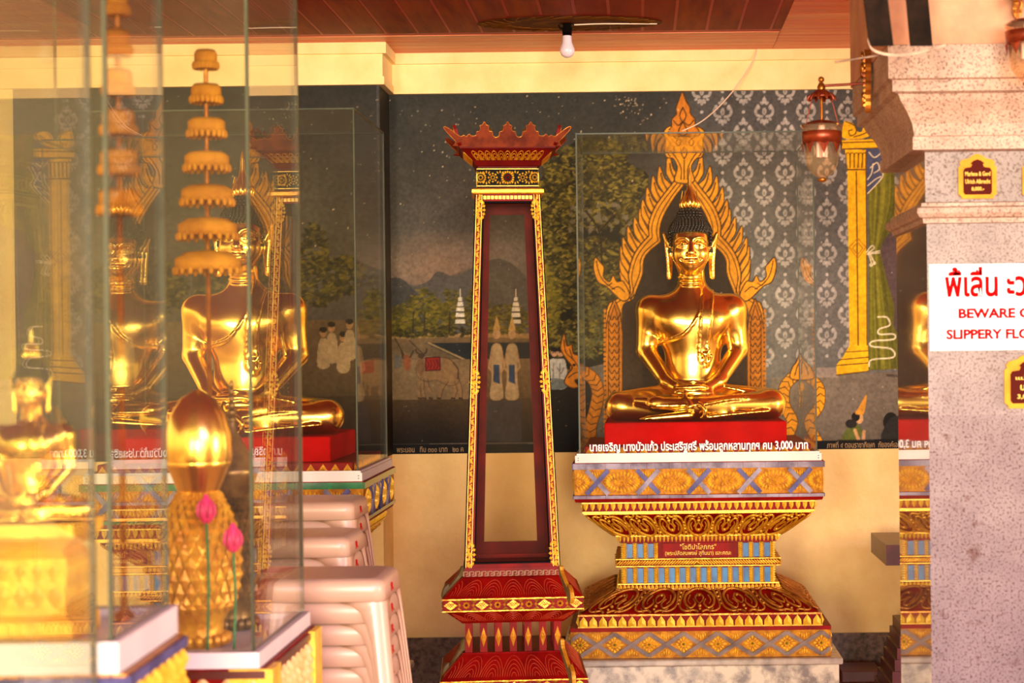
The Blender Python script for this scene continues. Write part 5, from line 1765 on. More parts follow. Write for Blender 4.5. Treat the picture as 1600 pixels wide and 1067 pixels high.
    # carved corner brackets: bare wood seen on one side, gilt edge on the other
    for vb, vt, xb in ((935, 888, 104), (1066, 1003, 106)):
        for s_ in (-1, 1):
            b = MB()
            H = z(vt) - z(vb)
            o_ = (s_ * h(150), -h(150) + (0.05 if s_ < 0 else 0.0), z(vb))
            ang = math.radians(25 if s_ < 0 else 72)
            ex = Vector((s_ * math.cos(ang), -math.sin(ang), 0)) if s_ > 0 else Vector((-math.cos(ang), -math.sin(ang), 0))
            w = h(2 * (xb - 72)) / math.cos(ang) * (1.0 if s_ < 0 else 0.45)
            pts = [(0, H * .45), (0, H), (0.012, H * 1.02), (0.02, H * .82), (w * .75, H * .42), (w * .8, H * .5), (w * 1.02, H * .36), (w * 1.1, H * .1), (w, -0.01), (w * .85, 0.0)]
            f = frame(o_, ex, (0, 0, 1)) if s_ > 0 else frame(o_, ex, (0, 0, 1))
            b.prism(smooth_curve(pts, 3, True), f, 0.007, -0.007, 0, 1)
            for t in (0.3, 0.7):
                b.tube([f(w * t + 0.0, H * (.8 - .5 * t), d_) for d_ in (0.0075, -0.0075)], 0.0025, 5, 1)
            b.build('corner_bracket', [M['wood_olive'], G if s_ > 0 else M['wood_olive']], root)
    return root

cabinet = make_cabinet()
tag(cabinet, 'tall tapering red and gold lacquer cabinet with glass sides and flared crown', 'cabinet')

# ------------------------------------------------------------------ stacked plastic stools
def make_stool():
    root = empty('plastic_stool', (0, 0, 0))
    H, a1, a0, t = 0.46, 0.160, 0.206, 0.004
    hw = lambda z_: a0 + (a1 - a0) * z_ / H
    def rr(z_, ins=0.0, r=0.032):
        a = hw(z_) - ins
        out = []
        for cx_, cy_, q0 in ((1, 1, 0), (-1, 1, 90), (-1, -1, 180), (1, -1, 270)):
            for k in range(5):
                q = math.radians(q0 + 22.5 * k)
                out.append(((a - r) * cx_ + r * math.cos(q), (a - r) * cy_ + r * math.sin(q), z_))
        return out
    b = MB()
    # top, rolled edge, apron outside then inside
    b.loft([rr(H, 0.024), rr(H - 0.003, 0.010), rr(H - 0.010, 0.002), rr(H - 0.017, 0), rr(H - 0.056, 0), rr(H - 0.056, t), rr(H - 0.014, t), rr(H - 0.010, 0.02)], 0, False, True)
    top = rr(H, 0.024)
    b.add(top, [tuple(range(len(top)))], 0); b.add(rr(H - 0.010, 0.02), [tuple(reversed(range(len(top))))], 0)
    b.build('seat', M['plastic'], root)
    for sx_ in (-1, 1):
        for sy_ in (-1, 1):
            b = MB()
            rings = []
            for z_, w in ((0.0, 0.034), (0.15, 0.038), (0.30, 0.044), (H - 0.12, 0.052), (H - 0.085, 0.064), (H - 0.066, 0.085), (H - 0.057, 0.115)):
                a = hw(z_)
                r = 0.032
                arc = [((a - r) + r * math.cos(math.radians(22.5 * k)), (a - r) + r * math.sin(math.radians(22.5 * k))) for k in range(5)]
                o_ = [(a, a - w)] + arc + [(a - w, a)]
                ai, ri = a - t, r - t
                arc2 = [((a - r) + ri * math.cos(math.radians(22.5 * k)), (a - r) + ri * math.sin(math.radians(22.5 * k))) for k in range(4, -1, -1)]
                i_ = [(a - w, ai)] + arc2 + [(ai, a - w)]
                ring = [(x_ * sx_, y_ * sy_, z_) for x_, y_ in o_ + i_]
                rings.append(ring if sx_ * sy_ > 0 else ring[::-1])
            b.loft(rings, 0, True, True)
            b.build('leg', M['plastic'], root)
    z_ = H - 0.045
    q = hw(z_)
    sl = Vector((-(a0 - a1) / H, 0, 1)).normalized()
    text_obj('printed_mark', 'R', M['text_red'], root, (hw(H - .046) + 0.0006, -0.036, H - 0.046), (0, 1, 0), (sl.x, 0, sl.z), 0.046, 0.022, bold=0.03)
    return root, H

proto, SH = make_stool()
stacks = [  # right edge x, near edge y, top height, label place
    (Xat(598, 4.72, 905), 4.72, 1.010, 'front stack of stools before the tapering cabinet'),
    (Xat(543, 5.32, 850), 5.32, 1.056, 'middle stack of stools by the corner shrine'),
    (Xat(551, 5.80, 795), 5.80, 1.118, 'rearmost stack of stools by the corner shrine'),
]
first = True
NTH = ['topmost', 'second from top', 'third from top', 'fourth from top', 'fifth from top', 'sixth from top', 'seventh from top', 'eighth from top', 'ninth from top', 'tenth from top', 'eleventh from top', 'twelfth from top', 'thirteenth from top']
for xr, yn, top, where in stacks:
    n = int((top - SH) / 0.054) + 1
    pit = (top - SH) / (n - 1)
    for k in range(n):
        o = proto if first else copy_tree(proto)
        first = False
        o.location = (xr - 0.160, yn + 0.160, (n - 1 - k) * pit)
        tag(o, 'white plastic stool, %s in the %s' % (NTH[k], where), 'stool', 'stacked white plastic stools')

# ------------------------------------------------------------------ glass cases in the near row
def row_case(cx, cy, hx, hy, zs, ztop, rot, sill_h, label, base_kind):
    base = empty('gilded_stand', (cx, cy, 0), rot)
    b = MB()
    e = 0.012
    prof = [(hx + e, hy - .004, 0), (hx + e, hy - .004, zs - 0.55), (hx - .08, hy - .06, zs - 0.42), (hx - .08, hy - .06, zs - 0.32), (hx + e, hy - .004, zs - 0.20), (hx + e, hy - .004, zs - sill_h)]
    b.stack(prof)
    b.build('core', M['red'] if base_kind else M['gold_old'], base)
    b = MB()
    for f, L in side_frames(hx + e, hy - .004, zs - 0.195):
        H = 0.195 - sill_h - 0.02
        n = int(2 * L / 0.05)
        for i in range(n):
            for j in range(5):
                c = -L + (i + .5 + .5 * (j % 2)) * 2 * L / n
                if c < L - .02:
                    petal(b, f, c, H * (.03 + j * .165), math.pi / 2, -0.012, H * .34, 0.024, 0.014, 0)
        b.prism([(-L, H), (L, H), (L, H + 0.016), (-L, H + 0.016)], f, 0.006, 0, 1)
    if base_kind:
        for sx_ in (-1, 1):
            for sy_ in (-1, 1):
                b.box(sx_ * (hx + e - .03) - .045, sx_ * (hx + e - .03) + .045, sy_ * (hy - .045) - .045, sy_ * (hy - .045) + .045, zs - 0.2, zs - sill_h - .001, 2)
    b.build('carved_facing', [M['tile_cream'] if base_kind else M['gold_pale'], M['wood_dark'] if base_kind else M['mirror_b'], M['gold_pale']], base)
    tag(base, label[1], 'stand')
    c = empty('glass_display_case', (cx, cy, zs - sill_h + 0.001), rot)
    b = MB()
    s = sill_h - 0.001
    for x0, x1, y0, y1 in ((-hx, hx, -hy, -hy + .04), (-hx, hx, hy - .04, hy), (-hx, -hx + .04, -hy + .04, hy - .04), (hx - .04, hx, -hy + .04, hy - .04)):
        b.box(x0, x1, y0, y1, 0, s)
    b.box(-hx + .04, hx - .04, -hy + .04, hy - .04, 0, s - .012)
    b.build('base_frame', M['white'], c)
    gx, gy, t, H = hx - 0.012, hy - 0.012, 0.008, ztop - (zs - sill_h)
    z0 = s + .0005
    pane('glass_pane', -gx, gx, -gy, -gy + t, z0, H, c, M['glass_near'])
    pane('glass_pane', -gx, gx, gy - t, gy, z0, H, c, M['glass_near'])
    pane('glass_pane', -gx, -gx + t, -gy + t + .0005, gy - t - .0005, z0, H, c, M['glass_near'])
    pane('glass_pane', gx - t, gx, -gy + t + .0005, gy - t - .0005, z0, H, c, M['glass_near'])
    pane('glass_pane', -gx, gx, -gy, gy, H + .0005, H + t, c, M['glass_near'])
    tag(c, label[0], 'display case', 'glass cases in the near row')
    return c, zs - 0.012

XRW = -0.79
hx = 0.30
caseA, zA = row_case(XRW - hx - 0.02, 2.395, hx, 0.41, 1.08, 2.72, 0.0, 0.045, ('nearest glass case of the row, mirroring the shrine in its side', 'gilded stand under the nearest glass case of the row'), 0)
caseB, zB = row_case(XRW - hx - 0.02, 3.04, hx, 0.205, 1.153, 2.74, 0.028, 0.05, ('glass case with a broad white sill and blue strip, holding a small statue', 'gold scale patterned stand under a broad white sill'), 0)
caseC, zC = row_case(XRW - hx, 4.11, hx, 0.295, 0.976, 2.76, 0.0, 0.034, ('glass case holding the lidded gilt urns, next to the stools', 'stand with cream relief side and gold corner posts beside the stools'), 1)

def make_urn(r, hgt, mat, lidmat, spire):
    root = empty('lidded_urn', (0, 0, 0))
    pr = [(0.62, 0.0), (0.66, 0.03), (0.60, 0.06), (0.62, 0.10), (0.78, 0.14)]
    b = MB(); b.lathe([(r * a, hgt * z_) for a, z_ in pr], 28)
    for k in range(18):
        q = 2 * math.pi * k / 18
        b.sphere((r * .70 * math.cos(q), r * .70 * math.sin(q), hgt * .03), (0.010, 0.010, 0.014), 8, 6)
    b.build('foot', mat, root)
    body = [(0.78, 0.14), (0.94, 0.22), (1.0, 0.32), (0.94, 0.42), (0.78, 0.50), (0.58, 0.56), (0.5, 0.585)]
    b = MB(); b.lathe([(r * a * .97, hgt * z_) for a, z_ in smooth_curve(body, 4)], 32)
    cur = smooth_curve(body, 4)
    rows = 13
    for j in range(rows):
        p_ = cur[int(j * (len(cur) - 2) / (rows - 1))]
        q_ = cur[min(int(j * (len(cur) - 2) / (rows - 1)) + 2, len(cur) - 1)]
        n = 20
        for k in range(n):
            a = 2 * math.pi * (k + .5 * (j % 2)) / n
            R0, R1 = r * p_[0], r * q_[0]
            zc, z2 = hgt * p_[1], hgt * q_[1]
            ca, sa = math.cos(a), math.sin(a)
            w = R0 * math.pi / n * .95
            mid = ((R0 + R1) / 2 + 0.004)
            v0 = (R0 * ca, R0 * sa, zc - .006)
            vt = (R1 * ca, R1 * sa, z2 + 0.014)
            vl = (mid * ca - w * sa, mid * sa + w * ca, (zc + z2) / 2); vr = (mid * ca + w * sa, mid * sa - w * ca, (zc + z2) / 2)
            ap = ((mid + 0.007) * ca, (mid + 0.007) * sa, (zc + z2) / 2 + .004)
            b.add([v0, vr, vt, vl, ap], [(0, 1, 4), (1, 2, 4), (2, 3, 4), (3, 0, 4)])
    b.build('body', mat, root)
    b = MB(); b.lathe([(r * .46, hgt * .575), (r * .50, hgt * .59), (r * .80, hgt * .70), (r * .86, hgt * .715), (r * .80, hgt * .73)], 28); b.build('collar', lidmat, root)
    b = MB()
    if spire:
        b.lathe([(r * .8, hgt * .72), (r * .62, hgt * .78), (r * .34, hgt * .85), (r * .16, hgt * .90), (r * .12, hgt * .94)], 24)
        for k in range(6):
            b.sphere((0, 0, hgt * (.95 + .032 * k)), (r * (.16 - .02 * k), r * (.16 - .02 * k), hgt * .02), 10, 8)
    else:
        b.lathe([(r * .84, hgt * .715), (r * .88, hgt * .74), (r * .86, hgt * .82), (r * .72, hgt * .90), (r * .44, hgt * .965), (r * .12, hgt * .995), (0.002, hgt)], 28)
    b.build('lid', lidmat, root)
    return root

u1 = make_urn(0.082, 0.55, M['gold'], M['buddha_gold'], False)
u1.location = (Xat(312, 3.98, 900), 3.98, zC + .0005)
tag(u1, 'gilt urn with pineapple scales and smooth domed lid in glass case', 'urn', 'lidded urns')
u2 = make_urn(0.070, 0.50, M['silver_scale'], M['silver_scale'], True)
u2.location = (Xat(365, 4.22, 900), 4.22, zC + .0005)
tag(u2, 'darker tarnished urn with beaded spire lid behind the gilt urn', 'urn', 'lidded urns')

def make_bud(px, py, Y, label):
    root = empty('pink_lotus_bud', W(px, py, Y))
    b = MB()
    b.lathe([(0.004, -0.024), (0.013, -0.016), (0.0185, -0.002), (0.017, 0.012), (0.010, 0.026), (0.002, 0.038)], 14)
    for k in range(6):
        a = 2 * math.pi * k / 6
        rows = []
        for r_, z_, w_ in ((0.008, -0.022, 0.5), (0.0195, -0.004, 0.55), (0.0185, 0.010, 0.42), (0.012, 0.024, 0.2)):
            rows.append([(r_ * m_ * math.cos(a + q * w_), r_ * m_ * math.sin(a + q * w_), z_) for q, m_ in ((-1, 0.97), (0, 1.12), (1, 0.97))] + [(r_ * .9 * math.cos(a), r_ * .9 * math.sin(a), z_)])
        b.loft(rows, 0, True, True)
    b.build('petals', M['pink'], root)
    b = MB(); z0 = zC - root.location.z + .0005
    b.tube(smooth_curve([(0, 0, -0.018), (0.004, 0.006, z0 * .5), (0.0, 0.012, z0)], 5), 0.003, 6); b.build('stem', M['green'], root)
    root.rotation_euler = (0, 0, 0.3)
    tag(root, label, 'flower', 'lotus buds')
make_bud(322, 800, 3.885, 'pink lotus bud standing close before the neck of the gilt urn')
make_bud(364, 845, 3.875, 'pink lotus bud between the gilt urn and the darker urn')

# small gilded throne and statue in the second case
pb = MB()
tx, ty = Xat(52, 3.0, 900), 3.0
throne = empty('gilded_throne', (tx, ty, zB + .0005))
pb.stack([(0.085, 0.075, 0), (0.085, 0.075, 0.03), (0.07, 0.062, 0.04), (0.075, 0.066, 0.13), (0.062, 0.054, 0.14), (0.09, 0.08, 0.165), (0.09, 0.08, 0.185)])
for f, L in side_frames(0.073, 0.064, 0.045):
    for k in range(-2, 3):
        for j in range(2):
            petal(pb, f, k * 0.027, 0.02 + 0.04 * j, math.pi / 2, -0.015, 0.022, 0.012, 0.006)
pb.build('tiers', M['gold_bright'], throne)
tag(throne, 'small tiered gilded throne inside the case with a broad white sill', 'throne')
ms = copy_tree(statue)
ms.scale = (0.30, 0.30, 0.30)
ms.location = (tx, ty, zB + 0.187)
ms['label'] = 'small golden seated statue on a tiered throne behind dusty near glass'

def make_spire(x_, y_, zfloor, ztop, w0, w1, n, label):
    root = empty('mirrored_tiers', (x_, y_, zfloor))  # added parasol, standing in for gilt tiers reflected in the near glass
    b = MB(); H = ztop - zfloor
    b.lathe([(0.018, 0), (0.018, 0.012), (0.006, 0.02), (0.005, H)], 12); b.build('pole', M['brass'], root)
    for k in range(n):
        t = k / (n - 1)
        r = w0 + (w1 - w0) * t
        zc = H - (H * 0.36) * t
        b = MB()
        b.lathe([(0.006, zc + r * .30), (r * .72, zc + r * .22), (r * .80, zc + 0.010), (r, zc + 0.002), (r, zc - 0.024), (r * .96, zc - 0.024), (r * .94, zc - .002), (0.006, zc + r * .1)], 24)
        for q in range(20):
            a = 2 * math.pi * q / 20
            b.sphere((r * math.cos(a), r * math.sin(a), zc - 0.026), (0.006, 0.006, 0.010), 6, 5)
        b.build('tier', M['mirrored_tan'], root)
    tag(root, label, 'parasol', 'stand-ins for mirrored tiers')
make_spire(Xat(184, 3.15, 100), 3.15, zB + .0005, 2.27, 0.014, 0.034, 7, 'tiered gilt parasol standing in for a reflection in the case with a broad white sill')
make_spire(Xat(322, 4.28, 150), 4.28, zC + .0005, 2.28, 0.026, 0.075, 7, 'tiered gilt parasol standing in for a reflection above the urns')

# ------------------------------------------------------------------ stone pillar
def granite(name='polished_granite', c1=C(148, 134, 132), c2=C(132, 118, 118), rough=0.06, coat=1.0):
    m = pmat(name, c1, c2, 9, rough, detail=5, coat=coat, crough=0.02)
    N, L = m.node_tree.nodes, m.node_tree.links
    b = N['Principled BSDF']
    src = b.inputs['Base Color'].links[0].from_socket
    t = N.new('ShaderNodeTexCoord')
    n = N.new('ShaderNodeTexNoise'); n.inputs['Scale'].default_value = 150; n.inputs['Detail'].default_value = 3
    L.new(t.outputs['Object'], n.inputs['Vector'])
    r = N.new('ShaderNodeValToRGB'); r.color_ramp.elements[0].position, r.color_ramp.elements[1].position = 0.31, 0.50
    r.color_ramp.elements[0].color, r.color_ramp.elements[1].color = C(162, 138, 142), (1, 1, 1, 1)
    L.new(n.outputs['Fac'], r.inputs[0])
    n2 = N.new('ShaderNodeTexNoise'); n2.inputs['Scale'].default_value = 22; n2.inputs['Detail'].default_value = 2
    L.new(t.outputs['Object'], n2.inputs['Vector'])
    r2 = N.new('ShaderNodeValToRGB'); r2.color_ramp.elements[0].position, r2.color_ramp.elements[1].position = 0.22, 0.36
    r2.color_ramp.elements[0].color, r2.color_ramp.elements[1].color = C(206, 184, 180), (1, 1, 1, 1)
    L.new(n2.outputs['Fac'], r2.inputs[0])
    for rr_ in (r, r2):
        mx = N.new('ShaderNodeMix'); mx.data_type = 'RGBA'; mx.blend_type = 'MULTIPLY'; mx.inputs['Factor'].default_value = 1.0
        L.new(src, mx.inputs['A']); L.new(rr_.outputs[0], mx.inputs['B'])
        src = mx.outputs['Result']
    L.new(src, b.inputs['Base Color'])
    return m
M['granite'] = granite()
M['sandstone'] = granite('weathered_capital_stone', C(190, 160, 140), C(164, 132, 112), 0.6, 0.0)
pil = empty('pillar', (1.095, 5.36, 0))
tag(pil, None, None, None, 'structure')
PHX, PHY = 0.31, 0.30
zp = lambda v, o=0.0: Zat(v, 5.06 - o, 1450)
def pstack(nm, pv, mat):
    b = MB(); b.stack([(PHX + o, PHY + o, z_) for o, z_ in pv]); o_ = b.build(nm, mat, pil); return o_
pstack('shaft', [(0, 0), (0, zp(350))], M['granite'])
ring = [(0.0, zp(350)), (0.010, zp(349)), (0.012, zp(342)), (0.022, zp(340)), (0.030, zp(334)), (0.028, zp(326)), (0.016, zp(323)), (0.016, zp(318)), (0.003, zp(316))]
pstack('ring_moulding', ring, M['sandstone'])
pstack('block', [(0.003, zp(316)), (0.003, zp(238))], M['granite'])
pstack('capital', [(0.003, zp(238)), (0.041, zp(236)), (0.041, zp(216)), (0.036, zp(214)), (0.042, zp(196)), (0.058, zp(178)), (0.078, zp(162)), (0.085, zp(153)), (0.103, zp(150)), (0.103, zp(133)), (0.115, zp(131))], M['sandstone'])
pstack('fascia', [(0.115, zp(131)), (0.115, zp(80))], M['sandstone'])
pstack('beam_block', [(0.120, zp(80)), (0.120, 2.939)], pmat('pink_plaster', C(206, 150, 112), C(170, 110, 82), 5, 0.7, bump=0.2, bscale=30, detail=8))
PFY = 5.06  # front face of the shaft

def plaque(u0, u1, v0, v1, lines, label, Yf, mats=('plaque', 'plaque_dark', 'text_gold')):
    A, B = W(u0, v1, Yf), W(u1, v0, Yf)
    w, H = B.x - A.x, B.z - A.z
    root = empty('donor_plaque', (A.x + w / 2, Yf - 0.0005, A.z))
    b = MB()
    q = w / 2
    half = [(q * .82, 0), (q * .86, H * .06), (q, H * .10), (q, H * .70), (q * .88, H * .74), (q * .92, H * .80), (q * .80, H * .86), (q * .42, H * .90), (q * .30, H * .95), (0, H)]
    out = half + [(-a, c) for a, c in half[-2::-1]]
    f = frame((0, 0, 0), (1, 0, 0), (0, 0, 1))
    b.prism(out, f, 0.008, 0.0)
    b.build('board', M[mats[0]], root)
    b = MB()
    h2 = [(q * .66, H * .09), (q * .74, H * .14), (q * .74, H * .62), (q * .66, H * .68), (q * .34, H * .70), (q * .28, H * .76), (q * .36, H * .78), (q * .2, H * .84), (0, H * .87)]
    b.prism(h2 + [(-a, c) for a, c in h2[-2::-1]], f, 0.0105, 0.0082)
    fl = b.build('field', M[mats[1]], root)
    n = len(lines)
    for i, (s_, fr_) in enumerate(lines):
        ww = w * .66 * fr_
        text_obj('lettering', s_, M[mats[2]], fl, (-ww / 2, -0.011, H * (.50 - .17 * i)), (1, 0, 0), (0, 0, 1), ww, H * .10, bold=0.03)
    tag(root, label, 'plaque', 'donor plaques')
plaque(1497, 1556, 240, 311, [('Marlene & Gerd', 1), ('Ulrich Albrecht', 1), ('8,000.-', .5)], 'gold and maroon donor plaque under the pillar capital, wholly in view', 5.057)
plaque(1597, 1656, 240, 311, [], 'donor plaque under the pillar capital cut off by the frame edge', 5.057)
plaque(1569, 1640, 552, 638, [('แม่บุญ', .8), ('นาย', .5), ('3,000.-', .7)], 'yellow and maroon donor plaque below the white slippery floor sign', 5.06)

A, B = W(1453, 548, PFY), W(1668, 411, PFY)
sg = empty('slippery_floor_sign', (A.x, PFY - 0.0005, A.z))
b = MB(); b.box(0.0, B.x - A.x, -0.005, 0, 0, B.z - A.z); b.build('board', M['sign'], sg)
def sign_text(s_, u0, u1, v0, v1, bold):
    a, c = W(u0, v1, PFY), W(u1, v0, PFY)
    zc = CAMZ - (v1 - VPY + (1530 - VPX) * SR) / FPX * PFY - A.z
    text_obj('lettering', s_, M['text_red'], sg, (a.x - A.x, -0.0055, zc), (1, 0, 0), (0, 0, 1), c.x - a.x, c.z - a.z, bold=bold)
sign_text('พื้เลื่น ะวาง', 1476, 1640, 415, 464, 0.028)
sign_text('BEWARE OF', 1497, 1622, 480, 497.5, 0.045)
sign_text('SLIPPERY FLOOR', 1478, 1642, 512, 530, 0.045)
tag(sg, 'white sign with red Thai and English slippery floor warning on the pillar', 'sign')

# ------------------------------------------------------------------ wall lanterns
def make_lantern():
    root = empty('bell_lantern', (0, 0, 0))   # origin at the rim centre of the bell
    k = 5.28 / FPX
    b = MB()
    R = 31 * k
    b.lathe([(R * 1.03, 0.0), (R * 1.08, 0.006), (R * .96, -0.01), (R * .90, -0.03), (R * .87, -0.06), (R * .84, -0.085), (R * .74, -0.112), (R * .5, -0.132), (R * .2, -0.142), (0.002, -0.144)], 28, caps=False)
    b.build('glass_bell', M['lantern_glass'], root)
    b = MB()
    b.lathe([(R * .97, -0.012), (R * 1.02, -0.014), (R * .98, -0.046), (R * .94, -0.046), (R * .94, -0.016)], 28)
    for q in range(8):
        a = 2 * math.pi * q / 8
        ca, sa = math.cos(a), math.sin(a)
        w = 0.016
        r0, r1 = R * .965, R * .93
        b.add([(r0 * ca - w * sa, r0 * sa + w * ca, -0.044), (r0 * ca + w * sa, r0 * sa - w * ca, -0.044), (r1 * ca, r1 * sa, -0.078), ((r0 + .004) * ca, (r0 + .004) * sa, -0.05)], [(0, 1, 3), (1, 2, 3), (2, 0, 3)])
    b.build('copper_band', M['copper_red'], root)
    b = MB(); b.lathe([(0.004, -0.143), (0.014, -0.146), (0.013, -0.152), (0.006, -0.156)], 14); b.build('bottom_knob', M['brass'], root)
    b = MB(); b.lathe([(R * 1.0, 0.006), (R * .75, 0.014), (R * .3, 0.020), (0.004, 0.022)], 24); b.build('lid', M['copper_red'], root)
    b = MB(); b.tube([(0, 0, 0.02), (0, 0, 0.10)], 0.0045, 8); b.build('stem', M['brass'], root)
    b = MB()
    zc = 0.090
    b.lathe([(0.006, zc + .020), (0.018, zc + .014), (0.034, zc), (0.036, zc - .006), (0.016, zc + .006)], 18)
    for q in range(10):
        a = 2 * math.pi * q / 10
        b.tube([((0.030) * math.cos(a), 0.030 * math.sin(a), zc + .002), (0.038 * math.cos(a), 0.038 * math.sin(a), zc - .006), (0.040 * math.cos(a), 0.040 * math.sin(a), zc - .014)], [0.006, 0.005, 0.003], 6)
    b.build('crown', M['copper_red'], root)
    b = MB(); b.lathe([(0.010, 0.104), (0.012, 0.114), (0.008, 0.124), (0.005, 0.128)], 12); b.sphere((0, 0, 0.136), 0.009, 12, 8); b.build('finial', M['brass'], root)
    for q in range(3):
        a = 2 * math.pi * q / 3 + 0.4
        b = MB(); b.tube([(0.030 * math.cos(a), 0.030 * math.sin(a), zc), (R * math.cos(a), R * math.sin(a), 0.0)], 0.0014, 5); b.build('chain', M['copper_red'], root)
    b = MB(); b.tube([(0, 0, 0.008), (0, 0, -0.03)], 0.010, 10); 
    for q in range(4):
        a = q * math.pi / 2 + .3
        x_, y_ = 0.012 * math.cos(a), 0.012 * math.sin(a)
        b.tube([(x_, y_, -0.028), (x_, y_, -0.085)], 0.0055, 8)
    b.build('lamp_tube', M['bulb'], root)
    # arm and carved wall plate (towards +x)
    Lx = 0.135
    b = MB(); b.tube([(0.0, 0, 0.118), (Lx, 0, 0.124)], 0.0038, 8); b.tube(smooth_curve([(Lx, 0, 0.13), (Lx - .02, 0, 0.150), (Lx - 0.008, 0, 0.162)], 4), 0.004, 6); b.build('arm', M['copper_red'], root)
    b = MB()
    f = frame((Lx + 0.004, 0, 0.04), (0, -1, 0), (0, 0, 1))
    out = [(0, 0), (0.012, 0.02), (0.010, 0.05), (0.022, 0.07), (0.016, 0.10), (0.028, 0.125), (0.018, 0.155), (0.008, 0.17), (0, 0.18)]
    b.prism(smooth_curve(out + [(-a, c) for a, c in out[-2:0:-1]], 3, True), f, 0.016, 0.0)
    for q in range(10):
        b.tube([f(-0.012, 0.02 + q * .014, 0.018), f(0.012, 0.02 + q * .014, 0.018)], 0.004, 6)
    for cv in ([(0, .10), (-.012, .115), (-.014, .13), (0, .14), (.012, .13), (.010, .115)], [(0, .15), (.012, .16), (.004, .17)], [(0, .02), (.010, .04), (0, .055)]):
        b.tube([f(a, c, 0.022) for a, c in smooth_curve(cv, 4)], 0.0045, 6)
    b.build('wall_plate', M['brass'], root)
    return root

lan = make_lantern()
p0 = W(1284, 199, 5.28)
lan.location = p0
# the plate meets the side of the capital: stretch of arm set by where the pillar stands
tag(lan, 'bell shaped glass lantern on an arm beside the pillar capital', 'lantern', 'bell lanterns')
lan2 = copy_tree(lan)
lan2.location = (Xat(1628, 4.62, 20), 4.795, Zat(22, 4.62, 1628))
lan2.rotation_euler = (0, 0, math.pi / 2)
lan2['label'] = 'blurred lantern at the frame edge in front of the pillar top'

# ------------------------------------------------------------------ bracket, bulb, ceiling rose, cables
YB = 4.45
br = empty('steel_bracket', W(1412, 80, YB))
o_ = br.location
def rel(u, v, Y):
    return W(u, v, Y) - o_
b = MB()
ztop = 2.939 - o_.z
def strap(u0, u1, Y, lean):
    xa, xb = rel(u0, 70, Y).x, rel(u1, 70, Y).x
    y_ = Y - o_.y
    zb = rel(u0, 72, Y).z
    b.loft([[(xa, y_ - .003, zb), (xb, y_ - .003, zb), (xb, y_ + .003, zb), (xa, y_ + .003, zb)], [(xa + lean, y_ - .003, ztop), (xb + lean, y_ - .003, ztop), (xb + lean, y_ + .003, ztop), (xa + lean, y_ + .003, ztop)]], 0)
strap(1358, 1396, YB - .02, -0.07); strap(1422, 1457, YB + .10, -0.05)
b.build('strap', M['steel_dark'], br)
b = MB()
pts = smooth_curve([(1356, 60), (1362, 74), (1380, 82), (1410, 84), (1440, 79), (1478, 68)], 4)
top = [rel(u, v, YB - .03) for u, v in pts]
bot = [rel(u, v, YB + .11) for u, v in pts]
b.loft([[p_ for p_ in top] + [p_ - Vector((0, 0, .006)) for p_ in reversed(top)], [p_ for p_ in bot] + [p_ - Vector((0, 0, .006)) for p_ in reversed(bot)]], 0)
b.build('cradle_plate', M['steel_grey'], br)
b = MB(); b.tube([rel(1304, 97, YB), rel(1390, 84, YB)], 0.0028, 6); b.build('rod', M['steel_grey'], br)
tag(br, 'blackened steel strap bracket hanging from the ceiling before the pillar top', 'bracket')

YBU = 7.72
bl = empty('hanging_bulb', (W(886, 45, YBU).x, YBU, ZC))
b = MB(); b.lathe([(0.030, -0.018), (0.022, -0.02), (0.018, -0.05), (0.018, -0.004), (0.03, -0.002)], 14); b.tube([(0.02, 0, -0.03), (-0.03, 0, -0.018), (-0.035, 0, -0.004)], 0.004, 6); b.build('socket', M['black'], bl)
b = MB(); b.lathe([(0.016, -0.046), (0.019, -0.052), (0.021, -0.078), (0.026, -0.09), (0.031, -0.104), (0.031, -0.118), (0.024, -0.132), (0.010, -0.140), (0.001, -0.141)], 20); b.build('bulb', M['bulb'], bl)
tag(bl, 'frosted round light bulb in a black socket under the plank ceiling', 'light bulb')
cr = empty('ceiling_rose', (W(890, 38, 7.72).x, 7.72, ZC))
b = MB()
for r0, r1, mi in ((0.0, 0.10, 0), (0.10, 0.16, 1), (0.16, 0.24, 0), (0.24, 0.29, 1), (0.29, 0.385, 0)):
    n = 48
    ra = [(r0 * math.cos(2 * math.pi * i / n), 0.46 * r0 * math.sin(2 * math.pi * i / n), -0.0025) for i in range(n)]
    rb = [(r1 * math.cos(2 * math.pi * i / n), 0.46 * r1 * math.sin(2 * math.pi * i / n), -0.0025) for i in range(n)]
    b.loft([ra, rb], mi, False)
b.loft([rb, [(x_, y_, -0.0012) for x_, y_, _ in rb]], 0, False)
for q in range(30):
    a = 2 * math.pi * q / 30
    b.tube([(r_q * math.cos(a + .12 * k_), 0.46 * r_q * math.sin(a + .12 * k_), -0.003) for k_, r_q in enumerate((0.25, 0.29, 0.33, 0.37))], 0.003, 4, 1)
b.build('painted_disc', [pmat('dark_varnish', C(70, 30, 10), C(100, 50, 16), 10, 0.6, spec=0.05), pmat('olive_varnish', C(120, 74, 26), C(88, 50, 16), 14, 0.6, spec=0.05)], cr)
tag(cr, 'oval dark carved rose on the ceiling around the bulb', 'ceiling rose')
bl.location.z = ZC - 0.004

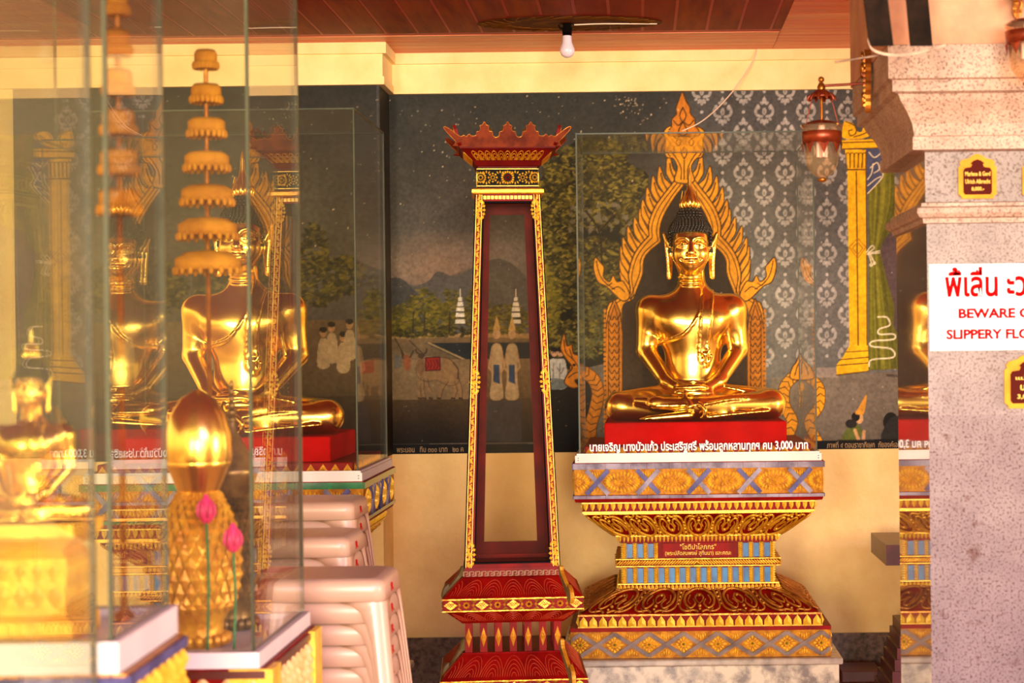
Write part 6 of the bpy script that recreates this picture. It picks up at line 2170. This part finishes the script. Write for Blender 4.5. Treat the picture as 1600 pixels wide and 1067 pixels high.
def cable(name, pts, r, mat, label):
    b = MB(); b.tube(smooth_curve([tuple(q) for q in pts], 8), r, 6)
    tag(b.build(name, mat), label, 'cable')
cable('white_cable', [W(1184, 76, YW - 0.045), W(1176, 96, YW - 0.06), W(1150, 136, YW - 0.14), W(1122, 168, 8.2), W(1094, 191, 8.05), W(1066, 204.5, 7.96)], 0.003, M['wire'], 'white cable sagging from the cornice to the top of the glass case')
cable('white_cable', [(bl.location.x + .03, YBU, ZC - .008), (bl.location.x + .15, YBU - .005, ZC - .006), (bl.location.x + .375, YBU + .01, ZC - .006)], 0.003, M['wire'], 'short white cable along the ceiling from the bulb socket')

# ------------------------------------------------------------------ dark stepped table and step behind the pillar
tb_ = empty('stepped_table', (1.52, 7.87, 0))
xl = Xat(1381, 7.7, 900) - 1.52
b = MB()
za, zb_ = Zat(848, 7.7, 1390), Zat(880, 7.7, 1390)
b.box(xl, 0.46, -0.25, 0.25, zb_, za); b.build('table_top', M['wood_dark'], tb_)
b = MB()
n = 9
for k in range(n):
    z_0, z_1 = 0.42 * k / n, 0.42 * (k + 1) / n - .004
    ins = 0.012 * k
    b.box(xl - 0.02 + ins, 0.44 - ins, -0.24 + ins, 0.24 - ins, z_0, z_1 + .004)
b.build('stepped_base', M['wood_dark'], tb_)
b = MB(); b.box(xl + 0.12, 0.33, -0.12, 0.12, 0.42, zb_); b.build('waist', M['red_dark'], tb_)
b = MB()
for f, L in [(frame((0, -0.25, zb_), (1, 0, 0), (0, 0, 1)), 0.4)]:
    for k in range(-8, 9):
        b.prism([(k * .045 - .018, .012), (k * .045 + .018, .012), (k * .045 + .018, za - zb_ - .012), (k * .045 - .018, za - zb_ - .012)], f, 0.003, 0)
b.build('rail_panels', M['red_dark'], tb_)
tag(tb_, 'dark red stepped wooden table partly hidden behind the pillar', 'table')
lo_ = empty('low_wooden_step', (Xat(1345, 8.2, 1040), 8.28, 0))
b = MB(); b.bbox(-0.09, 0.085, -0.12, 0.10, 0.10, 0.155, 0.006); b.build('tread', M['wood_dark'], lo_)
for s_ in (-1, 1):
    b = MB(); b.box(s_ * .06 - .012, s_ * .06 + .012, -0.10, 0.08, 0, 0.0995); b.build('leg', M['wood_dark'], lo_)
tag(lo_, 'low dark wooden step against the granite skirting', 'step')
